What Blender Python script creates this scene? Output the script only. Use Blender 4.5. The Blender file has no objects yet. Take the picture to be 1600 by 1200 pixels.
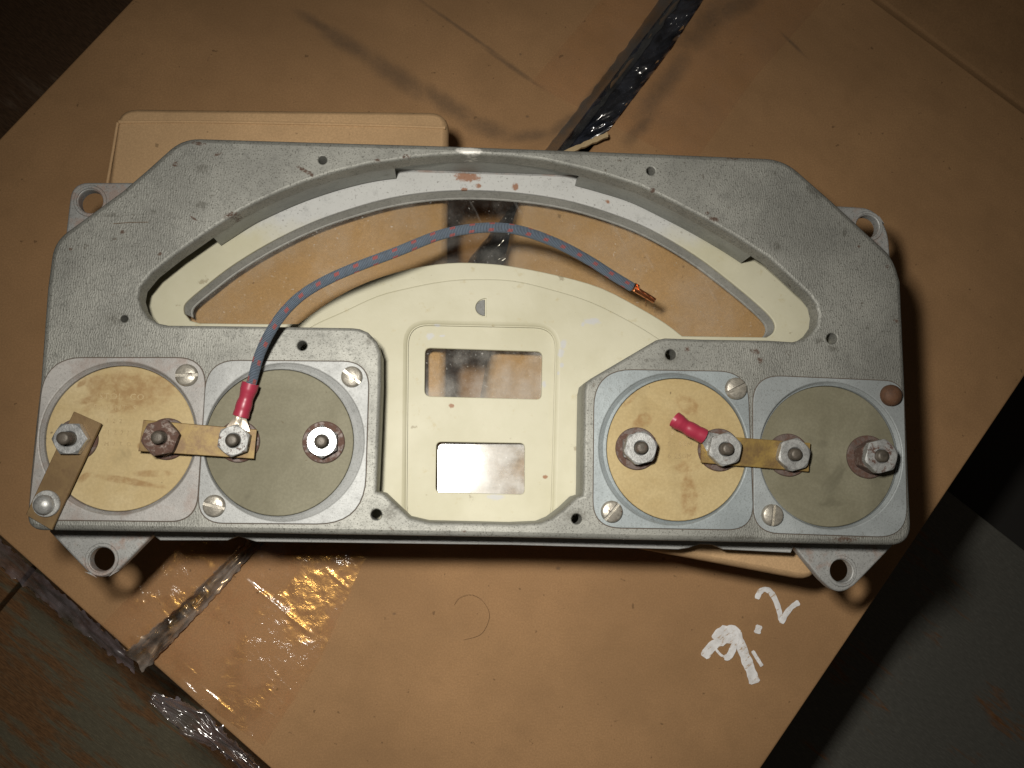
import bpy, bmesh, math, random
import numpy as np
from mathutils import Vector, Matrix, noise
from mathutils.geometry import tessellate_polygon

random.seed(7)
R = math.radians
SC = bpy.context.scene

# ------------------------------------------------------------------ camera, world, flash, exposure
FPX = 1400.0                       # focal length in photo pixels (photo 1600 wide)
BOX = 0.25                         # height of the big carton's top above the floor
SMALL = BOX + 0.057                # top of the two small cartons
ZT = BOX + 0.089                   # top face of the die-cast frame
ZTAB = ZT - 0.019                  # painted bezel plate with the mounting tabs
CAMZ = ZT + 0.300
tx, ty = 0.078, 0.107              # tilt of the optical axis away from plumb (right, up), radians
tilt = math.hypot(tx, ty)
CAMROT = Matrix.Rotation(tilt, 3, Vector((ty / tilt, -tx / tilt, 0)))
cam_data = bpy.data.cameras.new("camera")
cam = bpy.data.objects.new("camera", cam_data)
SC.collection.objects.link(cam)
cam_data.sensor_width = 36.0
cam_data.lens = FPX / 1600 * 36.0
cam_data.clip_start = 0.01
cam_data.clip_end = 20
CAMLOC = Vector((0, 0, CAMZ))
cam.matrix_world = Matrix.Translation(CAMLOC) @ CAMROT.to_4x4()
SC.camera = cam

W = bpy.data.worlds.new("World"); SC.world = W; W.use_nodes = True
W.node_tree.nodes["Background"].inputs[0].default_value = (1.0, 0.86, 0.70, 1)
W.node_tree.nodes["Background"].inputs[1].default_value = 0.026

FLASH = Vector((-0.040, 0.042, CAMZ + 0.004))       # the camera's own flash, up and left of the lens
ld = bpy.data.lights.new("flash", 'AREA'); ld.shape = 'RECTANGLE'; ld.size = 0.030; ld.size_y = 0.018
ld.energy = 0.515; ld.color = (1.0, 0.965, 0.90); ld.spread = R(102)
lo = bpy.data.objects.new("flash", ld); SC.collection.objects.link(lo)
lo.location = FLASH
lo.rotation_euler = (Vector((0.034, -0.024, BOX)) - FLASH).to_track_quat('-Z', 'Y').to_euler()

SC.view_settings.view_transform = 'Standard'; SC.view_settings.look = 'None'
SC.view_settings.exposure = 0; SC.view_settings.gamma = 1

# ------------------------------------------------------------------ helpers
def at(u, v, z):
    """Point of the place at height z that lies on the line of sight of photo pixel (u, v)."""
    d = CAMROT @ Vector((u - 800, 600 - v, -FPX))
    t = (z - CAMZ) / d.z
    return Vector((d.x * t, d.y * t, z))

def xy(u, v, z):
    p = at(u, v, z); return Vector((p.x, p.y))

def rad(u, v, r, z):
    return ((xy(u + r, v, z) - xy(u - r, v, z)).length + (xy(u, v + r, z) - xy(u, v - r, z)).length) / 4

def fillet(pts, n=7):
    out = []
    N = len(pts)
    for i, p in enumerate(pts):
        if len(p) == 2 or p[2] == 0:
            out.append(Vector(p[:2])); continue
        c = Vector(p[:2]); a = Vector(pts[i - 1][:2]); b = Vector(pts[(i + 1) % N][:2]); t = p[2]
        pa = c + (a - c).normalized() * t; pb = c + (b - c).normalized() * t
        for k in range(n + 1):
            s = k / n
            out.append(pa * (1 - s) ** 2 + c * 2 * s * (1 - s) + pb * s * s)
    return out

def crom(pts, n=6):
    P = [Vector(p) for p in pts]; out = []
    for i in range(len(P) - 1):
        p0 = P[max(i - 1, 0)]; p1 = P[i]; p2 = P[i + 1]; p3 = P[min(i + 2, len(P) - 1)]
        for k in range(n):
            t = k / n
            out.append(0.5 * ((2 * p1) + (p2 - p0) * t + (2 * p0 - 5 * p1 + 4 * p2 - p3) * t * t + (3 * p1 - p0 - 3 * p2 + p3) * t ** 3))
    out.append(P[-1]); return out

def W2(pts, z):
    return [xy(p[0], p[1], z) for p in pts]

def circ(c, r, n=40):
    return [Vector((c[0] + r * math.cos(2 * math.pi * k / n), c[1] + r * math.sin(2 * math.pi * k / n))) for k in range(n)]

def area(l):
    return sum(l[i - 1].x * l[i].y - l[i].x * l[i - 1].y for i in range(len(l))) / 2

def dedupe(l, eps=2e-5):
    o = []
    for p in l:
        if not o or (p - o[-1]).length > eps: o.append(p)
    if (o[0] - o[-1]).length < eps: o.pop()
    return o

def inset(l, d):
    """Move a loop to its left by d (outer loops CCW, holes CW)."""
    if d == 0: return list(l)
    out = []; N = len(l)
    for i in range(N):
        a = (l[i] - l[i - 1]).normalized(); b = (l[(i + 1) % N] - l[i]).normalized()
        na = Vector((-a.y, a.x)); nb = Vector((-b.y, b.x)); m = (na + nb)
        if m.length < 1e-6: m = na
        m.normalize(); k = max(m.dot(na), 0.35)
        out.append(l[i] + m * (d / k))
    return out

class MB:
    def __init__(s): s.v = []; s.f = []; s.uv = None; s.nr = True
    def add(s, p): s.v.append(Vector(p)); return len(s.v) - 1
    def loop(s, l, z): return [s.add((p.x, p.y, z)) for p in l]
    def bridge(s, a, b, closed=True):
        n = len(a)
        for i in range(n if closed else n - 1):
            j = (i + 1) % n; s.f.append((a[i], a[j], b[j], b[i]))
    def lathe(s, c, prof, n=32, close_top=True, sx=1.0, sy=1.0, zs=None):
        rings = []
        for r, z in prof:
            rings.append([s.add((c[0] + sx * r * math.cos(2 * math.pi * k / n), c[1] + sy * r * math.sin(2 * math.pi * k / n), z)) for k in range(n)])
        for a, b in zip(rings, rings[1:]): s.bridge(a, b)
        if close_top: s.f.append(tuple(rings[-1]))
        return rings
    def box(s, quad, z0, z1):
        a = s.loop(quad, z0); b = s.loop(quad, z1); s.bridge(a, b); s.f.append(tuple(b)); s.f.append(tuple(reversed(a)))

OR = {}
def obj(name, mb, mat, parent=None, angle=35, smooth=True, normals=True):
    """Link collected geometry as one mesh object; vertices arrive in world space."""
    o0 = OR.get(parent.name, Vector()) if parent else Vector()
    me = bpy.data.meshes.new(name)
    me.from_pydata([tuple(p - o0) for p in mb.v], [], mb.f)
    if mb.uv:
        ul = me.uv_layers.new(name="UVMap")
        for l in me.loops: ul.data[l.index].uv = mb.uv[l.vertex_index]
    if normals and mb.nr:
        bm = bmesh.new(); bm.from_mesh(me); bmesh.ops.recalc_face_normals(bm, faces=bm.faces); bm.to_mesh(me); bm.free()
    if smooth:
        me.polygons.foreach_set("use_smooth", [True] * len(me.polygons)); me.set_sharp_from_angle(angle=R(angle))
    me.materials.append(mat)
    o = bpy.data.objects.new(name, me); SC.collection.objects.link(o)
    if parent: o.parent = parent; OR[o.name] = o0
    else: OR[o.name] = Vector()
    return o

def tag(o, label=None, cat=None, group=None, kind=None):
    for k, val in (("label", label), ("category", cat), ("group", group), ("kind", kind)):
        if val: o[k] = val
    return o

def thing(name, loc, label, cat, group=None):
    o = bpy.data.objects.new(name, None); SC.collection.objects.link(o); o.location = loc; o.empty_display_size = 0.02
    OR[o.name] = Vector(loc)
    return tag(o, label, cat, group)

def plate_mb(outer, holes, z0, z1, b=0.0008, hb=None, bottom=True, mb=None):
    """Solid plate: outer loop, hole loops (world xy), rounded upper edges (b; hb per hole)."""
    mb = mb or MB()
    outer = dedupe(outer)
    if area(outer) < 0: outer.reverse()
    loops = [(outer, b)]
    for i, h in enumerate(holes):
        h = dedupe(h)
        if area(h) > 0: h.reverse()
        loops.append((h, hb[i] if isinstance(hb, (list, tuple)) else (hb if hb is not None else b)))
    caps = []; bots = []
    for l, bb in loops:
        prof = [(0, z0)] + ([(0, z1 - bb), (bb * .134, z1 - bb * .5), (bb * .5, z1 - bb * .134), (bb, z1)] if bb > 0 else [(0, z1)])
        rs = [mb.loop(inset(l, d), z) for d, z in prof]
        for a, c in zip(rs, rs[1:]): mb.bridge(a, c)
        caps.append(mb.loop(inset(l, prof[-1][0]), z1)); bots.append(mb.loop(l, z0))
    for ids in ([caps, bots] if bottom else [caps]):
        flat = [i for r in ids for i in r]
        for t in tessellate_polygon([[mb.v[i] for i in r] for r in ids]):
            q = [flat[i] for i in t]; a, b2, c = (mb.v[i] for i in q)
            up = (b2 - a).cross(c - a).z > 0
            mb.f.append(tuple(q if up == (ids is caps) else reversed(q)))
    mb.nr = False
    return mb

def wall_mb(pts, z0, z1, thick, mb=None, off=0.0):
    """Upright wall along an open world-xy polyline, thickness to its left."""
    mb = mb or MB(); n = len(pts); A = []; Bp = []
    for i in range(n):
        d = (pts[min(i + 1, n - 1)] - pts[max(i - 1, 0)]).normalized(); nn = Vector((-d.y, d.x))
        A.append(pts[i] + nn * off); Bp.append(pts[i] + nn * (thick + off))
    a0 = mb.loop(A, z0); a1 = mb.loop(A, z1); b0 = mb.loop(Bp, z0); b1 = mb.loop(Bp, z1)
    mb.bridge(a0, a1, False); mb.bridge(a1, b1, False); mb.bridge(b1, b0, False); mb.bridge(b0, a0, False)
    mb.f.append((a0[0], a1[0], b1[0], b0[0])); mb.f.append((a0[-1], b0[-1], b1[-1], a1[-1]))
    return mb

def tube_mb(pts, r, n=14, mb=None, caps=True, uv=False):
    mb = mb or MB(); P = [Vector(p) for p in pts]; N = len(P); rings = []
    if uv and mb.uv is None: mb.uv = []
    up = Vector((0, 0, 1)); L = 0
    for i in range(N):
        t = (P[min(i + 1, N - 1)] - P[max(i - 1, 0)]).normalized()
        s = t.cross(up)
        if s.length < 1e-4: s = t.cross(Vector((1, 0, 0)))
        s.normalize(); w = s.cross(t)
        if i: L += (P[i] - P[i - 1]).length
        rr = r[i] if isinstance(r, (list, tuple)) else r
        ring = []
        for k in range(n):
            a = 2 * math.pi * k / n
            ring.append(mb.add(P[i] + (s * math.cos(a) + w * math.sin(a)) * rr))
            if uv: mb.uv.append((abs(k / n * 2 - 1), L * 100))
        rings.append(ring)
    for a, b in zip(rings, rings[1:]): mb.bridge(a, b)
    if caps: mb.f.append(tuple(rings[0])); mb.f.append(tuple(rings[-1]))
    return mb

# ------------------------------------------------------------------ materials
class NT:
    def __init__(s, name):
        s.m = bpy.data.materials.new(name); s.m.use_nodes = True; s.t = s.m.node_tree; s.t.nodes.clear()
        s.out = s.n('ShaderNodeOutputMaterial'); s.co = s.n('ShaderNodeTexCoord').outputs['Object']
    def n(s, typ, **k):
        x = s.t.nodes.new(typ)
        for a, b in k.items(): setattr(x, a, b)
        return x
    def l(s, a, b): s.t.links.new(a, b)
    def sock(s, i, val):
        if isinstance(val, bpy.types.NodeSocket): s.l(val, i)
        elif isinstance(val, (tuple, list)) and len(val) == 3 and i.type == 'RGBA': i.default_value = (*val, 1)
        else: i.default_value = val
    def noise(s, scale, detail=4, rough=.6, dist=0, vec=None, out='Fac'):
        x = s.n('ShaderNodeTexNoise'); x.inputs['Scale'].default_value = scale; x.inputs['Detail'].default_value = detail
        x.inputs['Roughness'].default_value = rough; x.inputs['Distortion'].default_value = dist
        s.l(vec if vec is not None else s.co, x.inputs['Vector']); return x.outputs[out]
    def math(s, op, a, b=0.0, c=0.0, clamp=False):
        x = s.n('ShaderNodeMath', operation=op, use_clamp=clamp)
        s.sock(x.inputs[0], a); s.sock(x.inputs[1], b); s.sock(x.inputs[2], c); return x.outputs[0]
    def ramp(s, fac, lo, hi):
        x = s.n('ShaderNodeMapRange', clamp=True); x.interpolation_type = 'SMOOTHSTEP'
        s.sock(x.inputs[0], fac); x.inputs[1].default_value = lo; x.inputs[2].default_value = hi; return x.outputs[0]
    def mix(s, fac, a, b, mode='MIX'):
        x = s.n('ShaderNodeMix', data_type='RGBA', blend_type=mode)
        s.sock(x.inputs[0], fac); s.sock(x.inputs[6], a); s.sock(x.inputs[7], b); return x.outputs[2]
    def mapping(s, scale=(1, 1, 1), rot=0.0, vec=None):
        x = s.n('ShaderNodeMapping', vector_type='TEXTURE'); x.inputs['Scale'].default_value = tuple(1 / k for k in scale); x.inputs['Rotation'].default_value = (0, 0, rot)
        s.l(vec if vec is not None else s.co, x.inputs['Vector']); return x.outputs[0]
    def bump(s, h, strength, dist=0.0005, prev=None):
        x = s.n('ShaderNodeBump'); s.sock(x.inputs['Strength'], strength); x.inputs['Distance'].default_value = dist
        s.l(h, x.inputs['Height'])
        if prev is not None: s.l(prev, x.inputs['Normal'])
        return x.outputs[0]
    def spots(s, lst, ragged=0.6, scale=700.0, lo=1.15, hi=.55):
        """Mask of marks with a shape of their own: (x, y, long radius, short radius, angle) in object space."""
        wob = s.math('MULTIPLY', s.math('SUBTRACT', s.noise(scale, 3), 0.5), ragged * 2)
        tot = None
        for (x, y, a, b, ang) in lst:
            m = s.n('ShaderNodeMapping', vector_type='TEXTURE')
            m.inputs['Location'].default_value = (x, y, 0); m.inputs['Rotation'].default_value = (0, 0, ang); m.inputs['Scale'].default_value = (a, b, 1)
            s.l(s.flat(), m.inputs['Vector'])
            ln = s.n('ShaderNodeVectorMath', operation='LENGTH'); s.l(m.outputs[0], ln.inputs[0])
            k = s.ramp(s.math('ADD', ln.outputs['Value'], wob), lo, hi)
            tot = k if tot is None else s.math('MAXIMUM', tot, k)
        return tot
    def flat(s):
        if not hasattr(s, '_flat'):
            x = s.n('ShaderNodeVectorMath', operation='MULTIPLY'); s.l(s.co, x.inputs[0]); x.inputs[1].default_value = (1, 1, 0); s._flat = x.outputs[0]
        return s._flat
    def bsdf(s, color, rough, metal=0.0, normal=None, spec=0.5, **k):
        x = s.n('ShaderNodeBsdfPrincipled')
        s.sock(x.inputs['Base Color'], color); s.sock(x.inputs['Roughness'], rough); s.sock(x.inputs['Metallic'], metal)
        x.inputs['Specular IOR Level'].default_value = spec
        for a, b in k.items(): s.sock(x.inputs[a.replace('_', ' ')], b)
        if normal is not None: s.l(normal, x.inputs['Normal'])
        s.l(x.outputs[0], s.out.inputs[0]); return s.m

def px_spots(lst, z, org):
    """(u, v, long px, short px, angle deg) -> marks in object space around org."""
    o = []
    for (u, v, a, b, g) in lst:
        p = at(u, v, z) - org; k = rad(u, v, 1, z)
        o.append((p.x, p.y, a * k, b * k, R(-g)))
    return o

def cardboard(name, base, flute=0.0, stains=None, creases=None, dark=0.75):
    t = NT(name)
    fine = t.noise(1400, 5, .7); mid = t.noise(160, 4, .6); big = t.noise(14, 3, .55)
    fib = t.noise(420, 4, .7, vec=t.mapping((1, .22, 1), flute))
    c = t.mix(t.ramp(big, .3, .72), tuple(x * .84 for x in base), tuple(min(1, x * 1.10) for x in base))
    c = t.mix(t.math('MULTIPLY', t.ramp(t.noise(70, 4, .65), .45, .75), .30), c, tuple(x * .70 for x in base))
    c = t.mix(t.ramp(fine, .38, .66), t.mix(0.36, c, tuple(x * .55 for x in base)), c)
    c = t.mix(t.math('MULTIPLY', t.ramp(fib, .5, .8), .06), c, tuple(min(1, x * 1.5) for x in base))
    c = t.mix(t.math('MULTIPLY', t.ramp(t.noise(330, 2, .5), .72, .78), .55), c, tuple(x * .25 for x in base))
    if stains:  # dirt marks, and shade painted as marks on the flaps
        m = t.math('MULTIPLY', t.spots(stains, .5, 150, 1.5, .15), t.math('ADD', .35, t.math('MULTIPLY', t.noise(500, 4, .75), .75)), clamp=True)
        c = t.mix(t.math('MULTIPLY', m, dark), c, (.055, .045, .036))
    h = t.math('ADD', fine, t.math('MULTIPLY', mid, 1.4))
    nb = t.bump(h, .22, .0004)
    w = t.n('ShaderNodeTexWave', wave_type='BANDS', bands_direction='X'); w.inputs['Scale'].default_value = 42; w.inputs['Distortion'].default_value = 1.2
    w.inputs['Detail'].default_value = 2
    t.l(t.mapping((1, 1, 1), flute), w.inputs['Vector'])
    nb = t.bump(w.outputs['Fac'], .05, .0006, nb)
    nb = t.bump(t.noise(24, 3, .5), .45, .004, nb)
    nb = t.bump(t.noise(16, 2, .5, .6, vec=t.mapping((1, .16, 1), flute + .4)), .35, .006, nb)
    return t.bsdf(c, t.math('ADD', .66, t.math('MULTIPLY', mid, .2)), 0, nb, .14)

# ------------------------------------------------------------------ floor of worn boards
pA = at(1500, 780, 0); pB = at(1600, 858, 0)
gdir = Vector((pB.x - pA.x, pB.y - pA.y)).normalized()           # grain direction
gnor = Vector((gdir.y, -gdir.x))
if gnor.y > 0: gnor = -gnor                                       # towards the lower left of the photo
GANG = math.atan2(gdir.y, gdir.x)

def board_mat(name, grey, wood, lo, hi):
    t = NT(name)
    v = t.mapping((1, 7, 1), GANG)
    g1 = t.noise(30, 6, .65, .4, vec=v); g2 = t.noise(160, 5, .7, vec=v); g3 = t.noise(9, 4, .55, vec=t.mapping((1, 2.4, 1), GANG))
    m = t.ramp(t.math('ADD', t.math('MULTIPLY', g1, .45), t.math('MULTIPLY', g3, .55)), lo, hi)
    w = t.mix(t.ramp(g2, .35, .65), tuple(x * .55 for x in wood), wood)
    gr = t.mix(t.ramp(g2, .35, .7), tuple(x * .62 for x in grey), grey)
    gr = t.mix(t.ramp(t.noise(700, 3, .7), .4, .7), gr, tuple(x * .7 for x in grey))
    c = t.mix(m, w, gr)
    n = t.bump(g2, .35, .0012); n = t.bump(t.noise(900, 3, .7), .2, .0005, n)
    return t.bsdf(c, .68, 0, n, .35)
M_worn = board_mat("worn_painted_board", (.25, .218, .140), (.31, .155, .062), .46, .56)
M_grey = board_mat("grey_painted_board", (.17, .165, .14), (.26, .115, .04), .36, .46)
M_bare = board_mat("dark_bare_board", (.30, .21, .14), (.17, .095, .050), .50, .66)

M_ground = NT("dark_ground").bsdf((.035, .032, .028), .9)
floor = thing("floor", (0, 0, 0), None, None); floor["kind"] = "structure"
mb = MB(); s = 3.0
mb.f.append(tuple(mb.loop([Vector((-s, -s)), Vector((s, -s)), Vector((s, s)), Vector((-s, s))], -0.06)))
g = obj("subfloor", mb, M_ground, floor)
def plank(i, s0, s1, w0, w1, mat, dz=0.0):
    o = Vector((pA.x, pA.y))
    q = [o + gdir * s0 + gnor * w0, o + gdir * s1 + gnor * w0, o + gdir * s1 + gnor * w1, o + gdir * s0 + gnor * w1]
    obj("floor_board", plate_mb(q, [], -0.022, dz, .0012), mat, floor)
# open gap between two board lengths, at the far left
sj = (xy(25, 925, 0) - Vector((pA.x, pA.y))).dot(gdir)
wj = (xy(25, 925, 0) - Vector((pA.x, pA.y))).dot(gnor)
edges = [0.0]
PW = wj / 1.55
for i in range(11): edges.append(edges[-1] + PW * random.uniform(.96, 1.04))
for i in range(5):
    w0, w1 = edges[i] + .0004, edges[i + 1] - .0004
    if i == 1:
        plank(i, -2.2, sj - .0035, w0, w1, M_worn, -.0012); plank(i, sj, 1.6, w0, w1, M_worn)
    else:
        cut = .35 + .2 * (i % 3)
        plank(i, -2.2, cut - .9, w0, w1, M_bare if i < 1 else M_worn, -.001); plank(i, cut - .899, 1.6, w0, w1, M_grey if i < 1 else M_worn)

# ------------------------------------------------------------------ large carton
def isect(a, b, c, d):
    a, b, c, d = map(Vector, (a, b, c, d)); r = b - a; q = d - c
    t = ((c - a).x * q.y - (c - a).y * q.x) / (r.x * q.y - r.y * q.x); return a + r * t
Z = BOX
Lf = [xy(205, 0, Z), xy(0, 215, Z)]; Rt = [xy(1600, 590, Z), xy(1190, 1200, Z)]
Up = [xy(1365, 0, Z), xy(1600, 175, Z)]; Lo = [xy(0, 838, Z), xy(205, 1021, Z)]
Lo2 = [xy(232, 1032, Z), xy(420, 1199, Z)]
cA = isect(*Lf, *Up); cB = isect(*Up, *Rt); cC = isect(*Rt, *Lo2); cD = isect(*Lf, *Lo)
seamL = [xy(1062, 0, Z), xy(876, 238, Z), xy(390, 850, Z), xy(205, 1021, Z)]     # edge of the left flap
seamR = [xy(1095, 0, Z), xy(946, 205, Z), xy(410, 850, Z), xy(330, 930, Z), xy(290, 970, Z), xy(270, 992, Z), xy(232, 1032, Z)]
eL = isect(seamL[0], seamL[1], *Up); eR = isect(seamR[0], seamR[1], *Up)
BASE = (.352, .203, .096)
org_box = Vector(((cA.x + cC.x) / 2, (cA.y + cC.y) / 2, 0))
box = thing("cardboard_box", org_box, "large brown carton with taped flaps and a white painted number, carrying the metal panel", "box", "large cartons")
fl_ang = math.atan2((Rt[1] - Rt[0]).y, (Rt[1] - Rt[0]).x)
stain_shadeL = px_spots([(545, 70, 60, 14, 32), (620, 118, 70, 17, 33), (700, 165, 60, 15, 33), (760, 200, 50, 14, 18), (830, 212, 50, 10, -8), (880, 196, 40, 10, -38),
                (940, 130, 60, 7, -52), (1000, 60, 70, 7, -54), (813, 85, 2, 2, 0), (824, 182, 3, 2, 0), (500, 40, 40, 9, 30), (715, 360, 60, 16, -52), (660, 430, 60, 16, -52), (730, 52, 90, 3, 35), (800, 105, 60, 4, 35)], Z, org_box)  # smears, plus shade between the small cartons painted in beside the seam
stain_shadeR = px_spots([(1040, 130, 80, 16, -56), (850, 360, 80, 16, -52), (1100, 40, 60, 22, -50), (1150, 10, 50, 16, -30), (616, 959, 3, 2, 0), (872, 888, 4, 3, 0), (1000, 200, 40, 12, -50),  # smudges, plus one mark painting in shade under the arch
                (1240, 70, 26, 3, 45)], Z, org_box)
M_cardL = cardboard("brown_cardboard", BASE, fl_ang, stain_shadeL, dark=.62)
M_cardR = cardboard("brown_cardboard_worn", BASE, fl_ang, stain_shadeR, dark=.62)
M_card = cardboard("brown_cardboard_plain", BASE, fl_ang)
M_edge = cardboard("torn_cardboard_edge", (.48, .36, .20), 0)
TH = 0.004
dn = lambda a, b: (b - a).normalized()
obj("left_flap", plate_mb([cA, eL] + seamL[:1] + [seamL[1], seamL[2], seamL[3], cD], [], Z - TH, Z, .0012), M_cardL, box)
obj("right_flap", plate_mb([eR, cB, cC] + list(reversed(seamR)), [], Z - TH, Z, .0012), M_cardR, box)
ctr = (cA + cB + cC + cD) / 4
quad = [p + (ctr - p).normalized() * .003 for p in (cA, cB, cC, cD)]
if area(quad) < 0: quad.reverse()
for i in range(4):
    a, b = quad[i], quad[(i + 1) % 4]
    n = Vector((-(b - a).y, (b - a).x)).normalized()
    t = (b - a).normalized()
    q = [a, b - t * .0041, b - t * .0041 + n * .004, a + n * .004]
    mb = MB(); mb.box(q, 0.0005, Z - TH - .0002); obj("side_panel", mb, M_card, box, smooth=False)
mb = MB(); mb.box([p + (ctr - p).normalized() * .012 for p in quad], 0.001, 0.005); obj("bottom_panel", mb, M_card, box, smooth=False)
# inner flaps across the ends, below the outer ones
for nm, (a, b, c, d) in (("inner_flap", (xy(60, 1000, Z), xy(420, 1300, Z), xy(560, 1000, Z), xy(250, 800, Z))),):
    obj(nm, plate_mb([isect(a, b, *Lo2) * 0 + p for p in (xy(215, 1012, Z - .02), xy(262, 1053, Z - .02), xy(470, 800, Z - .02), xy(410, 760, Z - .02))], [], Z - TH - .0195, Z - TH - .016, .0008), M_card, box)

def film_mat(name, tint, rough, haze, fac, amp, sc, amber=None, patch=(.5, .62), milk=(.50, .47, .45)):
    """Thin clear plastic: mostly see-through, a little milky, glossy, wrinkled in patches."""
    t = NT(name)
    pm = t.ramp(t.noise(34, 4, .6), *patch)
    ns = t.noise(sc, 5, .6, .8); st = t.noise(sc * .5, 3, .5, .4, vec=t.mapping((1, .10, 1), R(36)))
    nb = t.bump(ns, t.math('MULTIPLY', pm, amp), .0012); nb = t.bump(st, t.math('MULTIPLY', pm, amp * .7), .0016, nb); nb = t.bump(t.noise(25, 3), .25, .003, nb)
    tr = t.n('ShaderNodeBsdfTransparent'); t.sock(tr.inputs[0], tint)
    df = t.n('ShaderNodeBsdfDiffuse'); df.inputs[0].default_value = (*milk, 1); t.l(nb, df.inputs['Normal'])
    m0 = t.n('ShaderNodeMixShader'); t.l(t.math('MULTIPLY', t.ramp(t.noise(60, 4, .65), .25, .8), haze), m0.inputs[0]); t.l(tr.outputs[0], m0.inputs[1]); t.l(df.outputs[0], m0.inputs[2])
    gl = t.n('ShaderNodeBsdfGlossy'); gl.inputs['Roughness'].default_value = rough; t.l(nb, gl.inputs['Normal'])
    col = (1, .98, .96)
    if amber is not None: col = t.mix(t.ramp(t.noise(70, 3, .6), .44, .54), col, amber)
    t.sock(gl.inputs[0], col)
    fr = t.n('ShaderNodeFresnel'); fr.inputs[0].default_value = 1.45
    mx = t.n('ShaderNodeMixShader'); t.l(t.math('ADD', fr.outputs[0], fac, clamp=True), mx.inputs[0])
    src = m0.outputs[0]
    if amber is not None:
        g2 = t.n('ShaderNodeBsdfGlossy'); g2.inputs['Roughness'].default_value = .34; g2.inputs[0].default_value = (*amber, 1); t.l(nb, g2.inputs['Normal'])
        m3 = t.n('ShaderNodeMixShader'); t.l(t.math('MULTIPLY', t.ramp(t.noise(70, 3, .6), .42, .56), t.math('MULTIPLY', pm, .10)), m3.inputs[0]); t.l(src, m3.inputs[1]); t.l(g2.outputs[0], m3.inputs[2]); src = m3.outputs[0]
    t.l(src, mx.inputs[1]); t.l(gl.outputs[0], mx.inputs[2]); t.l(mx.outputs[0], t.out.inputs[0])
    return t.m
M_tape = film_mat("clear_packing_tape", (.992, .986, .976), .13, .02, .02, .55, 170, (1, .56, .15), (.42, .56))
M_tape2 = film_mat("smooth_packing_tape", (.985, .975, .96), .10, .03, .0, .25, 200, None, (.58, .70))
M_film = film_mat("crumpled_clear_film", (.84, .81, .80), .18, .95, .03, .14, 45, (1, .72, .42), (.3, .5), (.34, .29, .25))
M_film3 = film_mat("slack_edge_film", (.84, .80, .81), .20, .42, .0, .10, 60, None, (.35, .6), (.27, .23, .25))
M_film2 = film_mat("crumpled_edge_film", (.86, .83, .85), .15, .30, .08, .06, 40, None, (.3, .5), (.36, .32, .36))
M_greyfilm = film_mat("dirty_grey_tape", (.72, .72, .72), .16, .55, .0, .25, 50, None, (.4, .6), (.10, .10, .095))
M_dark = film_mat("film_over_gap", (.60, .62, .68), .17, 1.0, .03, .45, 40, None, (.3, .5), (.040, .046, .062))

def sheet(name, A, B, z, mat, parent, n=60, m=14, amp=.0006, sag=None, fr=90, seed=0.0, edge=0.0, fold=None, ridges=()):
    """A film laid between two world-xy polylines, wrinkled by noise; sag(s, t) lowers it."""
    def samp(P, s):
        L = [0]
        for a, b in zip(P, P[1:]): L.append(L[-1] + (b - a).length)
        d = s * L[-1]
        for i in range(len(P) - 1):
            if d <= L[i + 1] + 1e-9: return P[i].lerp(P[i + 1], (d - L[i]) / max(L[i + 1] - L[i], 1e-9))
        return P[-1]
    mb = MB(); ids = []
    for i in range(n + 1):
        a = samp(A, i / n); b = samp(B, i / n); row = []
        for j in range(m + 1):
            p = a.lerp(b, j / m)
            if fold:
                e = noise.noise(Vector((i / n * fold[0], j / m * fold[1], seed))) + .28 * noise.noise(Vector((i / n * fold[0] * 2.3, j / m * fold[1] * 2.1, seed + 5))) + .6
            else:
                e = noise.noise(Vector((p.x * fr, p.y * fr, seed))) + .5 * noise.noise(Vector((p.x * fr * 2.7, p.y * fr * 2.7, seed + 5)))
            rag = Vector((0, 0))
            if edge and j in (0, m): rag = Vector((noise.noise(Vector((i * .22, j, seed))), noise.noise(Vector((i * .22, j + 7, seed))))) * edge
            zz = z + abs(e) * amp - (sag(i / n, j / m) if sag else 0)
            for (ra, rb, rw, rh) in ridges:
                d = rb - ra; L2 = d.length; d = d / L2; k = (p - ra).dot(d); c2 = (p - ra).dot(Vector((-d.y, d.x)))
                if -.004 < k < L2 + .004: zz += rh * math.exp(-(c2 / rw) ** 2) * min(1, max(0, (k + .004) / .006)) * min(1, max(0, (L2 + .004 - k) / .006))
            row.append(mb.add((p.x + rag.x, p.y + rag.y, zz)))
        ids.append(row)
    for i in range(n):
        for j in range(m): mb.f.append((ids[i][j], ids[i + 1][j], ids[i + 1][j + 1], ids[i][j + 1]))
    return obj(name, mb, mat, parent, angle=180)

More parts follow.
